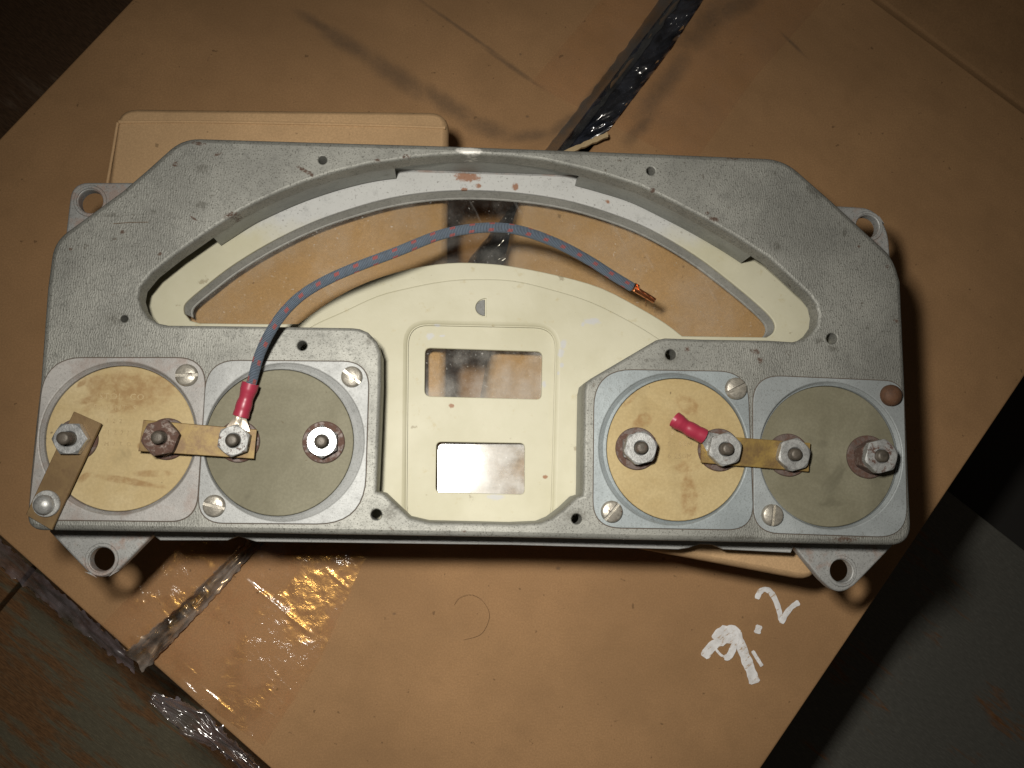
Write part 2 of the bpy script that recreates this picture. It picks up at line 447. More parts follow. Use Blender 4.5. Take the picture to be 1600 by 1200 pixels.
# clear tape along the seam (lower, wrinkled length and upper length)
sd = dn(seamL[3], seamL[0]); sn = Vector((sd.y, -sd.x))
def seam(u): return seamL[3].lerp(seamL[0], u)
gap_sag = lambda s_, t_: .0035 * math.exp(-((t_ - .42) / .10) ** 2)
obj_t = sheet("packing_tape", [xy(150, 985, Z), xy(285, 850, Z), xy(330, 800, Z)], [xy(412, 1165, Z), xy(500, 1030, Z), xy(566, 882, Z), xy(590, 840, Z)], Z + .0004, M_tape, box, 170, 110, .0003,
              lambda s_, t_: 0, 140, 3.0, .0004, ridges=[(xy(a, b, Z), xy(c, d, Z), w * .001, h * .001) for a, b, c, d, w, h in
              ((392, 912, 484, 988, .9, .55), (514, 893, 541, 917, .7, .4), (388, 868, 262, 1052, .6, .45), (400, 880, 300, 1020, .5, .3), (470, 880, 345, 1050, .4, .25), (296, 1044, 310, 1056, .4, .4), (318, 1075, 362, 1112, .5, .4), (289, 1066, 309, 1086, .5, .4),
               (404, 1024, 416, 1056, .4, .35), (420, 1040, 460, 1086, .4, .3), (418, 1074, 445, 1104, .4, .35), (418, 1112, 440, 1128, .4, .35), (300, 850, 245, 905, .6, .3), (215, 900, 222, 935, .5, .4), (195, 895, 200, 910, .4, .4))])
sheet("packing_tape", [xy(830, 130, Z), xy(905, 40, Z), xy(990, -60, Z)], [xy(1080, 260, Z), xy(1180, 120, Z), xy(1340, -60, Z)], Z + .0004, M_tape2, box, 50, 20, .0002, lambda s_, t_: 0, 60, 9.0)
# dark glossy film sunk into the open gap at the far end, grey film over the near end
sheet("gap_film", [xy(1068, -20, Z), xy(990, 80, Z), xy(868, 240, Z)], [xy(1112, -20, Z), xy(1046, 80, Z), xy(950, 206, Z)], Z + .0006, M_dark, box, 120, 24, .003,
      lambda s_, t_: .006 * math.sin(math.pi * t_), 110, 21, 0, (16, 2.5))
sheet("gap_film", [xy(392, 838, Z), xy(300, 930, Z), xy(196, 1020, Z)], [xy(420, 838, Z), xy(335, 935, Z), xy(225, 1050, Z)], Z + .0012, M_film, box, 120, 30, .0030,
      lambda s_, t_: .004 * math.sin(math.pi * t_), 160, 31, .0012, (6, 2.4))
sheet("packing_tape", [xy(1045, -20, Z), xy(962, 95, Z), xy(850, 238, Z)], [xy(1078, -20, Z), xy(998, 92, Z), xy(884, 238, Z)], Z + .0010, M_greyfilm, box, 80, 12, .0008, None, 90, 61, .001, (8, 2))
sheet("gap_film", [xy(850, 262, Z), xy(770, 360, Z), xy(640, 530, Z)], [xy(908, 262, Z), xy(826, 360, Z), xy(700, 530, Z)], Z + .0010, M_dark, box, 80, 20, .0025,
      lambda s_, t_: .004 * math.sin(math.pi * t_), 110, 71, .001, (11, 2.2))
# crumpled film hanging over the near edge
sheet("hanging_film", [xy(247, 1076, Z), xy(330, 1108, Z), xy(405, 1186, Z), xy(450, 1225, Z)], [xy(238, 1092, Z), xy(300, 1150, Z), xy(372, 1190, Z), xy(430, 1245, Z)], Z + .002, M_film2, box, 140, 40, .0065,
      lambda s_, t_: .004 * t_ * t_, 170, 41, .002, (3.2, 3.6))
sheet("hanging_film", [xy(-20, 826, Z), xy(80, 912, Z), xy(207, 1024, Z)], [xy(-30, 870, Z), xy(40, 925, Z), xy(120, 990, Z), xy(205, 1056, Z)], Z - .001, M_film3, box, 140, 30, .0016,
      lambda s_, t_: .0045 * t_, 120, 51, .002, (9, 2.2))

# small torn strip where the far gap ends
def strip(name, P, wpx, z0, z1, mat, parent):
    a = [xy(u, v, z0) for u, v in P]
    return obj(name, wall_mb(a, z0, z1, wpx, None), mat, parent)
mb = MB()
ta, tb = at(878, 240, Z + .004), at(950, 209, Z + .011)
nrm = Vector((tb - ta)).cross(Vector((0, 0, 1))).normalized()
rowt = []
for k in range(13):
    p = ta.lerp(tb, k / 12); w = .0009 + .0004 * noise.noise(Vector((k * .7, 1, 2)))
    rowt.append([mb.add(p + nrm * -w), mb.add(p + nrm * w + Vector((0, 0, -.001))), mb.add(p + nrm * w + Vector((0, 0, -.003))), mb.add(p - nrm * w + Vector((0, 0, -.003)))])
for a, b in zip(rowt, rowt[1:]): mb.bridge(a, b)
mb.f.append(tuple(rowt[0])); mb.f.append(tuple(rowt[-1]))
obj("torn_strip", mb, M_edge, box)

# white painted number, brushed on by hand
t = NT("white_brush_paint")
tm = t.ramp(t.noise(900, 4, .7, vec=t.mapping((1, .35, 1), R(-60))), .33, .45)
tc = t.mix(t.ramp(t.noise(260, 3), .3, .7), (.62, .60, .58), (.80, .79, .78))
M_paint = t.bsdf(t.mix(tm, (.45, .33, .22), tc), .55, 0, t.bump(t.noise(800, 3), .3, .0004))
def brush(P, wd, mb, z=Z + .0004):
    pts = crom([Vector(p) for p in P], 5); n = len(pts); L = []; Rr = []
    for i, p in enumerate(pts):
        d = (pts[min(i + 1, n - 1)] - pts[max(i - 1, 0)]).normalized(); nn = Vector((-d.y, d.x)); w = wd * (1 + .22 * noise.noise(Vector((i * .6, wd, 1.3))))
        if i in (0, n - 1): w *= .7
        L.append(xy(*(p + nn * w), z)); Rr.append(xy(*(p - nn * w), z))
    plate_mb(L + list(reversed(Rr)), [], z - .0003, z, .0001, mb=mb)
mb = MB()
brush([(1100, 1027), (1113, 1010), (1130, 1000), (1148, 996)], 8, mb)
brush([(1118, 1000), (1124, 990), (1134, 985), (1148, 987), (1156, 1004), (1166, 1030), (1174, 1050), (1180, 1068)], 8, mb, Z + .00048)
brush([(1134, 982), (1150, 990), (1146, 1012), (1139, 1026), (1132, 1027)], 5, mb, Z + .00056)
brush([(1119, 1015), (1126, 1023), (1133, 1027)], 2, mb, Z + .0006)
brush([(1176, 1017), (1184, 1030), (1191, 1041)], 3, mb, Z + .00052)
obj("painted_nine", mb, M_paint, box)
mb = MB(); brush([(1183, 990), (1185, 983), (1187, 977)], 5, mb); obj("painted_dot", mb, M_paint, box)
mb = MB()
brush([(1183, 936), (1187, 926), (1194, 921), (1203, 924), (1211, 936), (1217, 952), (1221, 970)], 4.2, mb)
brush([(1221, 974), (1228, 960), (1238, 948), (1249, 941)], 4.2, mb, Z + .00048)
obj("painted_two", mb, M_paint, box)

# neighbouring carton beyond the far edge
ud = (Up[1] - Up[0]).normalized(); un = Vector((-ud.y, ud.x))
if un.dot(cA - cC) < 0: un = -un
nb0 = cA - ud * .02 + un * .003; nb1 = cB + ud * .05 + un * .003
org2 = Vector(((nb0.x + nb1.x) / 2, (nb0.y + nb1.y) / 2, 0))
box2 = thing("cardboard_box", org2, "plain brown carton at the upper right corner, butted against the large carton", "box", "large cartons")
M_card2 = cardboard("brown_cardboard_neighbour", tuple(x * .92 for x in BASE), fl_ang)
q2 = [nb0, nb1, nb1 + un * .30, nb0 + un * .30]
obj("top_panel", plate_mb(q2, [], Z - TH - .001, Z - .001, .0015), M_card2, box2)
if area(q2) < 0: q2.reverse()
qi = [p + ((q2[0] + q2[2]) / 2 - p).normalized() * .003 for p in q2]
for i in range(4):
    a, b = qi[i], qi[(i + 1) % 4]; n = Vector((-(b - a).y, (b - a).x)).normalized(); tt = (b - a).normalized()
    mb = MB(); mb.box([a, b - tt * .0041, b - tt * .0041 + n * .004, a + n * .004], .0005, Z - TH - .0012); obj("side_panel", mb, M_card2, box2, smooth=False)

# ------------------------------------------------------------------ small cartons under the panel
SB = (.50, .325, .172)
def carton(quad_px, label, score=None, bev=.0022):
    q = [xy(u, v, SMALL) for u, v in quad_px]
    c = sum(q, Vector((0, 0))) / 4
    o = thing("small_carton", (c.x, c.y, BOX), label, "box", "small cartons under the panel")
    m = cardboard("small_carton_card", SB, R(4), None)
    pts = fillet([(*p, .0075) for p in q], 5)
    mb = MB()
    if area(pts) < 0: pts.reverse()
    prof = [(0, BOX + .0008), (0, SMALL - bev * 2), (bev * .35, SMALL - bev * .8), (bev, SMALL - bev * .12), (bev * 1.25, SMALL)]
    rs = [mb.loop(inset(pts, d), z) for d, z in prof]
    for a, b in zip(rs, rs[1:]): mb.bridge(a, b)
    mb.f.append(tuple(rs[-1])); mb.f.append(tuple(rs[0]))
    body = obj("carton_body", mb, m, o, angle=50)
    return o, m
sb1, m1 = carton([(181, 165), (702, 171), (694, 800), (98, 790)], "small tan carton under the left half of the panel, its creased edge showing above")
# scored fold along the far edge
fold = [at(186, 190.5, SMALL), at(300, 190, SMALL), at(450, 192.5, SMALL), at(600, 196, SMALL), at(696, 199.5, SMALL)]
obj("folded_crease", tube_mb([p + Vector((0, 0, -.0001)) for p in crom(fold, 4)], .0007, 8), m1, sb1)
obj("folded_crease", tube_mb([at(184, 192, SMALL), at(176, 240, SMALL), at(167, 290, SMALL)], .0005, 8), m1, sb1)
sb2, m2 = carton([(822, 262), (1372, 360), (1279, 911), (722, 806)], "small tan carton under the right half, its corner poking out below the panel")

# ------------------------------------------------------------------ the instrument panel
ORG = at(740, 560, SMALL)
panel = thing("instrument_panel", ORG, "old die-cast grey instrument panel lying face down with four round gauges and an arched window", "instrument panel")

def metal(name, base, rust=None, dark=None, white=None, grime=.5, metalness=.25, rough=.42, wrinkle=0.0, pits=.6, warm=None):
    t = NT(name)
    a = t.noise(38, 4, .6); b = t.noise(420, 5, .75); f = t.noise(1900, 3, .7)
    c = t.mix(t.ramp(a, .3, .7), tuple(x * .80 for x in base), tuple(min(1, x * 1.14) for x in base))
    c = t.mix(t.math('MULTIPLY', t.ramp(b, .50, .70), grime * .7), c, tuple(x * .50 for x in base))
    c = t.mix(t.math('MULTIPLY', t.ramp(f, .545, .65), pits), c, (.075, .072, .058))
    c = t.mix(t.math('MULTIPLY', t.ramp(t.noise(240, 4, .7), .66, .72), pits), c, (.10, .085, .065))
    if warm: c = t.mix(t.math('MULTIPLY', t.ramp(t.noise(90, 4, .7), .5, .66), .5), c, warm)
    rg = t.math('ADD', rough, t.math('MULTIPLY', b, .18))
    if dark: m = t.math('MULTIPLY', t.spots(dark, .8, 700, 1.3, .3), t.ramp(t.noise(1300, 3, .7), .3, .55)); c = t.mix(t.math('MULTIPLY', m, .7), c, (.10, .095, .078))
    if rust:
        m = t.math('MULTIPLY', t.spots(rust, 1.0, 900, 1.0, .4), t.ramp(t.noise(1300, 3, .7), .36, .52)); rc = t.mix(t.noise(900, 3), (.045, .022, .014), (.13, .06, .032))
        c = t.mix(t.math('MULTIPLY', m, .82), c, rc); rg = t.math('ADD', rg, t.math('MULTIPLY', m, .25))
    if white: c = t.mix(t.spots(white, .5), c, (.78, .76, .70))
    nb = t.bump(t.math('ADD', b, f), .22, .0003)
    if wrinkle:
        w = t.n('ShaderNodeTexWave', wave_type='BANDS', bands_direction='X'); w.inputs['Scale'].default_value = 400; w.inputs['Distortion'].default_value = 14
        w.inputs['Detail'].default_value = 4; w.inputs['Detail Scale'].default_value = .7; t.l(t.co, w.inputs['Vector'])
        far = t.n('ShaderNodeSeparateXYZ'); t.l(t.co, far.inputs[0])
        msk = t.ramp(t.math('ABSOLUTE', far.outputs[0]), .060, .105)
        c = t.mix(t.math('MULTIPLY', t.math('MULTIPLY', t.ramp(w.outputs['Fac'], .55, .9), t.math('MULTIPLY', msk, t.ramp(t.noise(45, 3), .42, .6))), .34), c, tuple(x * .45 for x in base))
        nb = t.bump(w.outputs['Fac'], t.math('MULTIPLY', msk, wrinkle), .0004, nb)
    return t.bsdf(c, rg, metalness, nb, .5)

rust = px_spots([(310, 224, 12, 4, 8), (274, 256, 6, 5, 0), (340, 241, 8, 3, -20), (192, 362, 6, 4, 0), (360, 335, 13, 5, -18), (478, 268, 20, 4, 28), (302, 341, 8, 2, 35), (250, 397, 5, 4, 0),
                 (635, 244, 7, 4, 0), (590, 250, 6, 3, 0), (1020, 297, 5, 4, 0), (1116, 342, 10, 6, 20), (1145, 247, 13, 3, 0), (1180, 549, 9, 6, 20), (1188, 563, 6, 6, 40),
                 (1320, 843, 26, 6, 1), (725, 830, 4, 3, 0), (1342, 385, 4, 3, 0), (1386, 416, 4, 4, 0), (110, 389, 4, 3, 0), (1400, 501, 6, 4, 30), (1074, 546, 5, 5, 0), (60, 605, 3, 3, 0), (1105, 333, 4, 3, 0)], ZT, ORG)
dark = px_spots([(172, 336, 22, 4, 0), (316, 262, 9, 8, 0), (315, 320, 11, 8, 0), (1279, 532, 6, 5, 0), (1300, 545, 9, 5, 0), (1010, 563, 4, 3, 0), (1020, 563, 4, 3, 0), (1047, 556, 15, 12, 0),
                 (938, 592, 4, 3, 0), (948, 592, 3, 3, 0), (1356, 512, 4, 3, 0), (1210, 270, 5, 4, 0), (1215, 385, 7, 8, 0), (180, 498, 14, 12, 0), (1270, 300, 18, 6, 45), (1320, 362, 4, 8, 20), (700, 800, 30, 5, 0),
                 (610, 800, 14, 16, 0), (580, 530, 10, 12, 40), (900, 805, 22, 10, 0), (240, 330, 5, 4, 0), (1240, 500, 9, 4, 60), (1000, 790, 9, 5, 0), (1160, 840, 30, 4, 0)], ZT, ORG)
white = px_spots([(733, 235, 20, 7, 2)], ZT, ORG)
M_frame = metal("weathered_die_cast", (.258, .256, .228), rust, dark, white, .72, .38, .50, .16, .85)
M_wall = metal("die_cast_wall", (.27, .275, .25), None, None, None, .4, .2, .45, 0, .3)
M_tab = metal("worn_tab_casting", (.33, .33, .315), None, None, None, .5, .25, .42, 0, .6, (.30, .18, .13))

# frame outline and openings, as photo pixels on the frame's top plane
outer = fillet([(284, 214, 28), (500, 220.5), (690, 226), (1000, 237.5), (1226, 247, 30), (1300, 312), (1398, 402, 22), (1409, 440), (1416, 600), (1422, 750), (1427, 853, 36), (1100, 846.5), (800, 840), (400, 833.5), (39, 828.5, 26),
                (45, 750), (54, 660), (61, 600), (72, 450), (82, 376, 26), (190, 297), (226, 266)])
inner_px = [(550, 512), (400, 509.5), (262, 508), (247, 505), (232, 497), (221, 482), (216, 465), (219, 449), (237, 427), (275, 397), (325, 362), (375, 330), (400, 317), (437, 300), (475, 285), (525, 269), (575, 257), (615, 251.5),
            (650, 246), (700, 242), (750, 241.5), (800, 244.5), (850, 250.5), (910, 264), (950, 275), (1000, 291), (1050, 315), (1100, 341), (1150, 370), (1200, 402), (1225, 424), (1245, 443), (1262, 458), (1275, 475), (1279, 492), (1277, 508),
            (1268, 521), (1255, 530), (1240, 534), (1200, 531.5), (1100, 530), (1040, 528), (1026, 531), (924, 591), (916, 598), (913.5, 610), (912, 700), (911.5, 760), (911, 774), (901, 777), (882, 795), (862, 810), (845, 817), (800, 819), (670, 816), (640, 809), (620, 790), (600, 771), (588, 768),
            (592, 680), (595, 600), (595, 552), (589, 534), (575, 519), (562, 513.5)]
innerW = W2(inner_px, ZT); outerW = W2(outer, ZT)
RIMS = [(185, 684, 121), (444, 690, 124), (1053, 701, 117), (1299, 711, 113)]
holes = [innerW]; hb = [.0011]
for (u, v, r) in ((504, 250, 6.5), (1017, 267, 6.5), (194, 498, 5.5), (472, 540, 7.5), (1048, 554, 8), (1300, 529, 8.5), (588, 804, 8.5), (901, 811, 8)):
    holes.append(circ(xy(u, v, ZT), rad(u, v, r, ZT), 24)); hb.append(.0004)
for (u, v, r) in RIMS:
    holes.append(circ(xy(u, v, ZT), rad(u, v, r + 1, ZT), 64)); hb.append(0)
FT = .0075
obj("frame_plate", plate_mb(outerW, holes, ZT - FT, ZT, .0019, hb), M_frame, panel, angle=50)
# skirt round the outside, walls round the middle opening, the two arch flanges
ow = list(outerW)
if area(ow) < 0: ow.reverse()
ring = inset(ow, .0002)
mb = MB(); ri = inset(ow, .0030)
a0 = mb.loop(ring, ZTAB + .0015); a1 = mb.loop(ring, ZT - FT); b0 = mb.loop(ri, ZTAB + .0015); b1 = mb.loop(ri, ZT - FT)
mb.bridge(a0, a1); mb.bridge(b1, b0); mb.bridge(b0, a0); mb.bridge(a1, b1)
obj("skirt", mb, M_wall, panel)
iw = list(innerW)
if area(iw) > 0: iw.reverse(); ip = list(reversed(inner_px))
else: ip = list(inner_px)
def sub_path(p0, p1):
    i0 = min(range(len(ip)), key=lambda i: (Vector(ip[i]) - Vector(p0)).length)
    i1 = min(range(len(ip)), key=lambda i: (Vector(ip[i]) - Vector(p1)).length)
    out = []; i = i0
    while True:
        out.append(iw[i])
        if i == i1: break
        i = (i + 1) % len(iw)
    return out
def best(p0, p1):
    a = sub_path(p0, p1); b = sub_path(p1, p0)
    return a if len(a) < len(b) else b
for p0, p1 in (((325, 362), (615, 251.5)), ((910, 264), (1150, 370))):
    pth = best(p0, p1)
    if p0[0] > 800: pth = best(p0, (1200, 402))[:-1] + [xy(1184, 392, ZT)] if best(p0, (1200, 402))[-1] == iw[min(range(len(ip)), key=lambda i: (Vector(ip[i]) - Vector((1200, 402))).length)] else [xy(1184, 392, ZT)] + best(p0, (1200, 402))[1:]
    obj("arch_flange", wall_mb(crom(pth, 4), ZT - .0178, ZT - FT, .0022), M_wall, panel)
for p0, p1 in (((262, 508), (595, 552)), ((1240, 534), (924, 591))):
    obj("block_wall", wall_mb(best(p0, p1), ZTAB + .0022, ZT - FT, .0018), M_wall, panel)
obj("block_wall", wall_mb(best((595, 552), (588, 768)), ZTAB + .0022, ZT - FT, .0018), M_wall, panel)
obj("block_wall", wall_mb(best((924, 591), (911, 774)), ZTAB + .0022, ZT - FT, .0018), M_wall, panel)
obj("block_wall", wall_mb(best((911, 774), (588, 768)), ZTAB + .0022, ZT - FT, .0018), M_wall, panel)

# bezel plate: cream paint giving way to bare grey over the arch
def cream(name, fade=True, chips=None, rustp=None, z=ZTAB):
    t = NT(name)
    a = t.noise(30, 4, .6); f = t.noise(900, 4, .7); g2 = t.noise(210, 4, .7)
    c = t.mix(t.ramp(a, .3, .7), (.415, .390, .275), (.475, .450, .335))
    c = t.mix(t.math('MULTIPLY', t.ramp(g2, .60, .74), .55), c, (.38, .32, .18))
    c = t.mix(t.math('MULTIPLY', t.ramp(t.noise(130, 4, .65), .655, .71), .6), c, (.20, .16, .095))
    c = t.mix(t.math('MULTIPLY', t.ramp(f, .70, .74), .6), c, (.20, .17, .12))
    if fade:
        p = at(770, 300, ZTAB) - ORG
        sx = t.n('ShaderNodeSeparateXYZ'); t.l(t.co, sx.inputs[0])
        yy = t.math('ADD', sx.outputs[1], t.math('MULTIPLY', t.math('SUBTRACT', t.noise(60, 4), .5), .020))
        y0 = (at(770, 398, ZTAB) - ORG).y; y1 = (at(770, 345, ZTAB) - ORG).y
        grey = t.mix(t.ramp(t.noise(260, 5, .75), .52, .78), (.425, .425, .405), (.31, .31, .295))
        grey = t.mix(t.math('MULTIPLY', t.ramp(t.noise(1100, 4, .7), .6, .66), .7), grey, (.14, .13, .115))
        yl = (at(770, 822, ZTAB) - ORG).y; yh = (at(770, 826, ZTAB) - ORG).y
        c = t.mix(t.math('MAXIMUM', t.ramp(yy, y0, y1), t.ramp(sx.outputs[1], yl, yh)), c, grey)
    if chips: c = t.mix(t.math('MULTIPLY', t.spots(chips, .8, 900), .8), c, (.42, .42, .42))
    if rustp: c = t.mix(t.math('MULTIPLY', t.spots(rustp, .9, 900), .85), c, (.22, .085, .03))
    nb = t.bump(f, .12, .0003); nb = t.bump(t.noise(70, 3), .12, .001, nb)
    return t.bsdf(c, .50, 0, nb, .28)
chips = px_spots([(925, 503, 14, 5, 0), (910, 507, 3, 4, 0), (880, 538, 5, 8, 20), (876, 552, 5, 8, 10), (877, 571, 3, 4, 0), (872, 583, 2, 3, 0), (672, 525, 6, 6, 0), (691, 524, 5, 2, 0), (775, 777, 14, 5, 0), (851, 600, 4, 6, 0), (575, 440, 9, 3, 0), (683, 508, 5, 2, 0)], ZTAB, ORG)
rp = px_spots([(730, 276, 22, 9, 0), (748, 290, 5, 4, 0), (725, 296, 5, 3, 0), (805, 292, 6, 6, 0), (705, 634, 5, 4, 0), (905, 748, 6, 3, 0), (852, 745, 4, 4, 0), (950, 315, 4, 3, 0)], ZTAB, ORG)
M_bezel = cream("cream_bezel_paint", True, None, rp); M_cream = cream("cream_dial_paint", False, chips, rp)

arc = crom([(288, 490), (287, 480), (293, 470), (318, 449), (355, 420), (400, 391), (450, 364), (500, 342), (550, 325), (600, 311), (650, 302), (700, 297.5), (750, 297), (800, 300), (850, 306), (900, 316), (950, 331), (1000, 350), (1050, 376), (1100, 408), (1150, 447), (1180, 472), (1203, 494), (1211, 508), (1208, 520), (1198, 527)], 3)
dome = crom([(1066, 525), (1040, 505), (1000, 481), (940, 450), (875, 431), (800, 416), (750, 411), (700, 411), (640, 420), (575, 440), (520, 468), (466, 506)], 3)
cres = list(arc) + [Vector((1130, 526))] + list(dome) + [Vector((400, 506)), Vector((312, 505)), Vector((297, 501))]
bez_outer = [(130, 520), (170, 420), (300, 320), (450, 268), (600, 266), (770, 270), (930, 276), (1060, 300), (1200, 370), (1340, 480), (1380, 560), (1380, 800), (1300, 846), (1243, 850), (1236, 864), (1130, 858.5), (1115, 851.5), (1095, 850.5), (1075, 856.5), (1060, 858.5), (800, 851.5), (400, 846.5), (372, 838), (355, 844.5), (250, 844.5), (240, 837), (120, 810), (95, 700)]
rec_cut = W2(fillet([(632, 500, 30), (876, 502, 30), (872, 826, 20), (628, 826, 20)]), ZTAB)
obj("bezel_plate", plate_mb(W2(bez_outer, ZTAB), [W2(cres, ZTAB), rec_cut], ZTAB - .003, ZTAB, .0006, [.0004, .0001]), M_bezel, panel, angle=50)
# the bent lip behind the arch top
mb = MB()
lo_ = [(560, 263), (616, 268.5), (712, 270.5), (800, 273.5), (907, 277), (960, 281)]
l0 = W2(lo_, ZTAB + .0001); l1 = [xy(u, v - 26, ZTAB + .007) for u, v in lo_]
a = mb.loop(l0, ZTAB + .0002); mid = mb.loop([p.lerp(q, .2) for p, q in zip(l0, l1)], ZTAB + .0007); b = mb.loop(l1, ZTAB + .007)
c0 = mb.loop([p + (q - p).normalized() * .0015 for p, q in zip(l0, l1)], ZTAB - .0025); d0 = mb.loop([q + (q - p).normalized() * .0015 for p, q in zip(l0, l1)], ZTAB + .006)
mb.bridge(a, mid, False); mb.bridge(mid, b, False); mb.bridge(b, d0, False); mb.bridge(d0, c0, False); mb.bridge(c0, a, False)
obj("bezel_lip", mb, M_tab, panel, angle=60)
# bezel skirt down to the cartons
bw = W2(bez_outer, ZTAB)
if area(bw) < 0: bw.reverse()
mb = MB(); r1 = inset(bw, .0015); r2 = inset(bw, .0035)
a0 = mb.loop(r1, SMALL + .0002); a1 = mb.loop(r1, ZTAB - .003); b0 = mb.loop(r2, SMALL + .0002); b1 = mb.loop(r2, ZTAB - .003)
mb.bridge(a0, a1); mb.bridge(b1, b0); mb.bridge(b0, a0); mb.bridge(a1, b1)
obj("bezel_skirt", mb, M_wall, panel)
# sloped grey reveal and the clear arch lens
M_reveal = metal("grey_reveal", (.25, .245, .22), None, None, None, .7, .05, .62, 0, .5)
mb = MB(); aw = [xy(p[0], p[1], ZTAB) for p in arc]
if area(aw + [xy(740, 600, ZTAB)]) < 0: pass
ctr2 = xy(750, 640, ZTAB)
def toward(p, d): return p + (ctr2 - p).normalized() * d
prof = [(.0002, ZTAB - .0006), (.0007, ZTAB - .0018), (.0016, ZTAB - .0040), (.0020, ZTAB - .0041), (.0022, ZTAB - .0046)]
rs = [mb.loop([toward(p, d) for p in aw], z) for d, z in prof]
for a, b in zip(rs, rs[1:]): mb.bridge(a, b, False)
obj("lens_reveal", mb, M_reveal, panel, angle=40)

def glass_mat(name, haze, rough, fac, scr=.25):
    t = NT(name)
    nb = t.bump(t.noise(120, 4, .6), .03, .0006)
    tr = t.n('ShaderNodeBsdfTransparent'); tr.inputs[0].default_value = (.93, .92, .88, 1)
    df = t.n('ShaderNodeBsdfDiffuse'); df.inputs[0].default_value = (.66, .64, .60, 1)
    gl = t.n('ShaderNodeBsdfGlossy'); gl.inputs['Roughness'].default_value = rough; t.l(nb, gl.inputs['Normal'])
    sm = t.math('ADD', t.math('MULTIPLY', t.ramp(t.noise(38, 5, .7), .35, .8), haze), t.math('MULTIPLY', t.ramp(t.noise(900, 2, .5), .71, .75), .30))
    sm = t.math('ADD', sm, t.math('MULTIPLY', t.ramp(t.noise(260, 4, .6, vec=t.mapping((1, .12, 1), R(28))), .62, .74), scr * .3), clamp=True)
    m1_ = t.n('ShaderNodeMixShader'); t.l(sm, m1_.inputs[0]); t.l(tr.outputs[0], m1_.inputs[1]); t.l(df.outputs[0], m1_.inputs[2])
    fr = t.n('ShaderNodeFresnel'); fr.inputs[0].default_value = 1.48
    m2_ = t.n('ShaderNodeMixShader'); t.l(t.math('ADD', fr.outputs[0], fac, clamp=True), m2_.inputs[0]); t.l(m1_.outputs[0], m2_.inputs[1]); t.l(gl.outputs[0], m2_.inputs[2])
    t.l(m2_.outputs[0], t.out.inputs[0]); return t.m
M_lens = glass_mat("scratched_clear_lens", .10, .07, 0.0)
M_pane = glass_mat("dusty_glare_window_pane", .30, .08, 0.0)  # diffuse haze raised to imitate reflections on the upper pane
M_mirror = glass_mat("hazy_window_pane", .85, .105, .0, .5)
lens = [toward(p, .0012) for p in aw] + [xy(p[0], p[1] + 5, ZTAB) for p in dome] + [xy(400, 512, ZTAB), xy(312, 511, ZTAB)]
obj("arch_lens", plate_mb(lens, [], ZTAB - .0062, ZTAB - .0046, 0), M_lens, panel)

# cream dial plate with its sunk centre and two windows
dpx = crom([(455, 530), (491, 507), (535, 487), (590, 462), (640, 449), (690, 439.5), (735, 436), (800, 438), (862, 452), (925, 472), (987, 503), (1025, 526), (1045, 540)], 4) + [Vector((1045, 600)), Vector((940, 640)), Vector((935, 835)), Vector((560, 830)), Vector((565, 640)), Vector((480, 560))]
rec = fillet([(638, 507, 32), (869, 512, 34), (861, 824, 34), (635, 824, 34)], 8)
ZD = ZTAB + .0009
pin = fillet([(755.5, 467), (760, 480), (755.5, 494)], 2)
pinhole = [Vector((760, 466)), Vector((760, 495))] + [Vector((760 - 17 * math.sin(a), 480.5 + 14.5 * math.cos(a))) for a in [math.pi * k / 14 for k in range(1, 14)]]
obj("dial_plate", plate_mb(W2(dpx, ZD), [W2(rec, ZD), W2(pinhole, ZD)], ZTAB + .0001, ZD, .0005, [.0018, .0002]), M_cream, panel, angle=60)
ZR = ZTAB - .0012
w1 = fillet([(664.5, 543.5, 9), (847.5, 549.5, 9), (846, 624, 8), (663.5, 619, 10)], 5)
w2 = fillet([(682, 690.5, 8), (820, 692.5, 8), (819.5, 772.5, 7), (681, 769, 8)], 5)
recF = W2(fillet([(630, 500, 30), (877, 504, 30), (873, 828, 20), (627, 828, 20)]), ZR)
obj("sunk_panel", plate_mb(recF, [W2(w1, ZR), W2(w2, ZR)], ZR - .0016, ZR, .0003, [.0003, .0003]), M_cream, panel, angle=50)
g1 = fillet([(655, 536), (856, 541), (855, 632), (654, 628)], 2)
obj("upper_window_pane", plate_mb(W2(g1, ZR - .002), [], ZR - .0035, ZR - .0022, 0), M_pane, panel)
# lower pane is a little cocked, so the flash shows at its left edge
pc = at(691, 728, ZR - .0035)
nrm = ((CAMLOC - pc).normalized() + (FLASH - pc).normalized()).normalized()
mb = MB(); lowq = [(674, 682), (828, 684), (828, 781), (673, 779)]
top_ = []
cpt = at(751, 731, ZR - .0042)
for (u, v) in lowq:
    p = xy(u, v, ZR - .004); z = cpt.z - (nrm.x * (p.x - cpt.x) + nrm.y * (p.y - cpt.y)) / nrm.z
    top_.append((p, min(z, ZR - .0019)))
a = [mb.add((p.x, p.y, z)) for p, z in top_]; b = [mb.add((p.x, p.y, z - .0012)) for p, z in top_]
mb.bridge(a, b); mb.f.append(tuple(a)); mb.f.append(tuple(b))
obj("lower_window_pane", mb, M_mirror, panel)
M_pin = metal("grey_pin", (.17, .17, .16), None, None, None, .4, .1, .6)
ph = [Vector((757.5, 468)), Vector((757.5, 493))] + [Vector((757.5 - 14 * math.sin(a), 480.5 + 12.5 * math.cos(a))) for a in [math.pi * k / 12 for k in range(1, 12)]]
obj("half_round_pin", plate_mb(W2(ph, ZD), [], ZTAB + .0001, ZD - .0001, .0002), M_pin, panel)

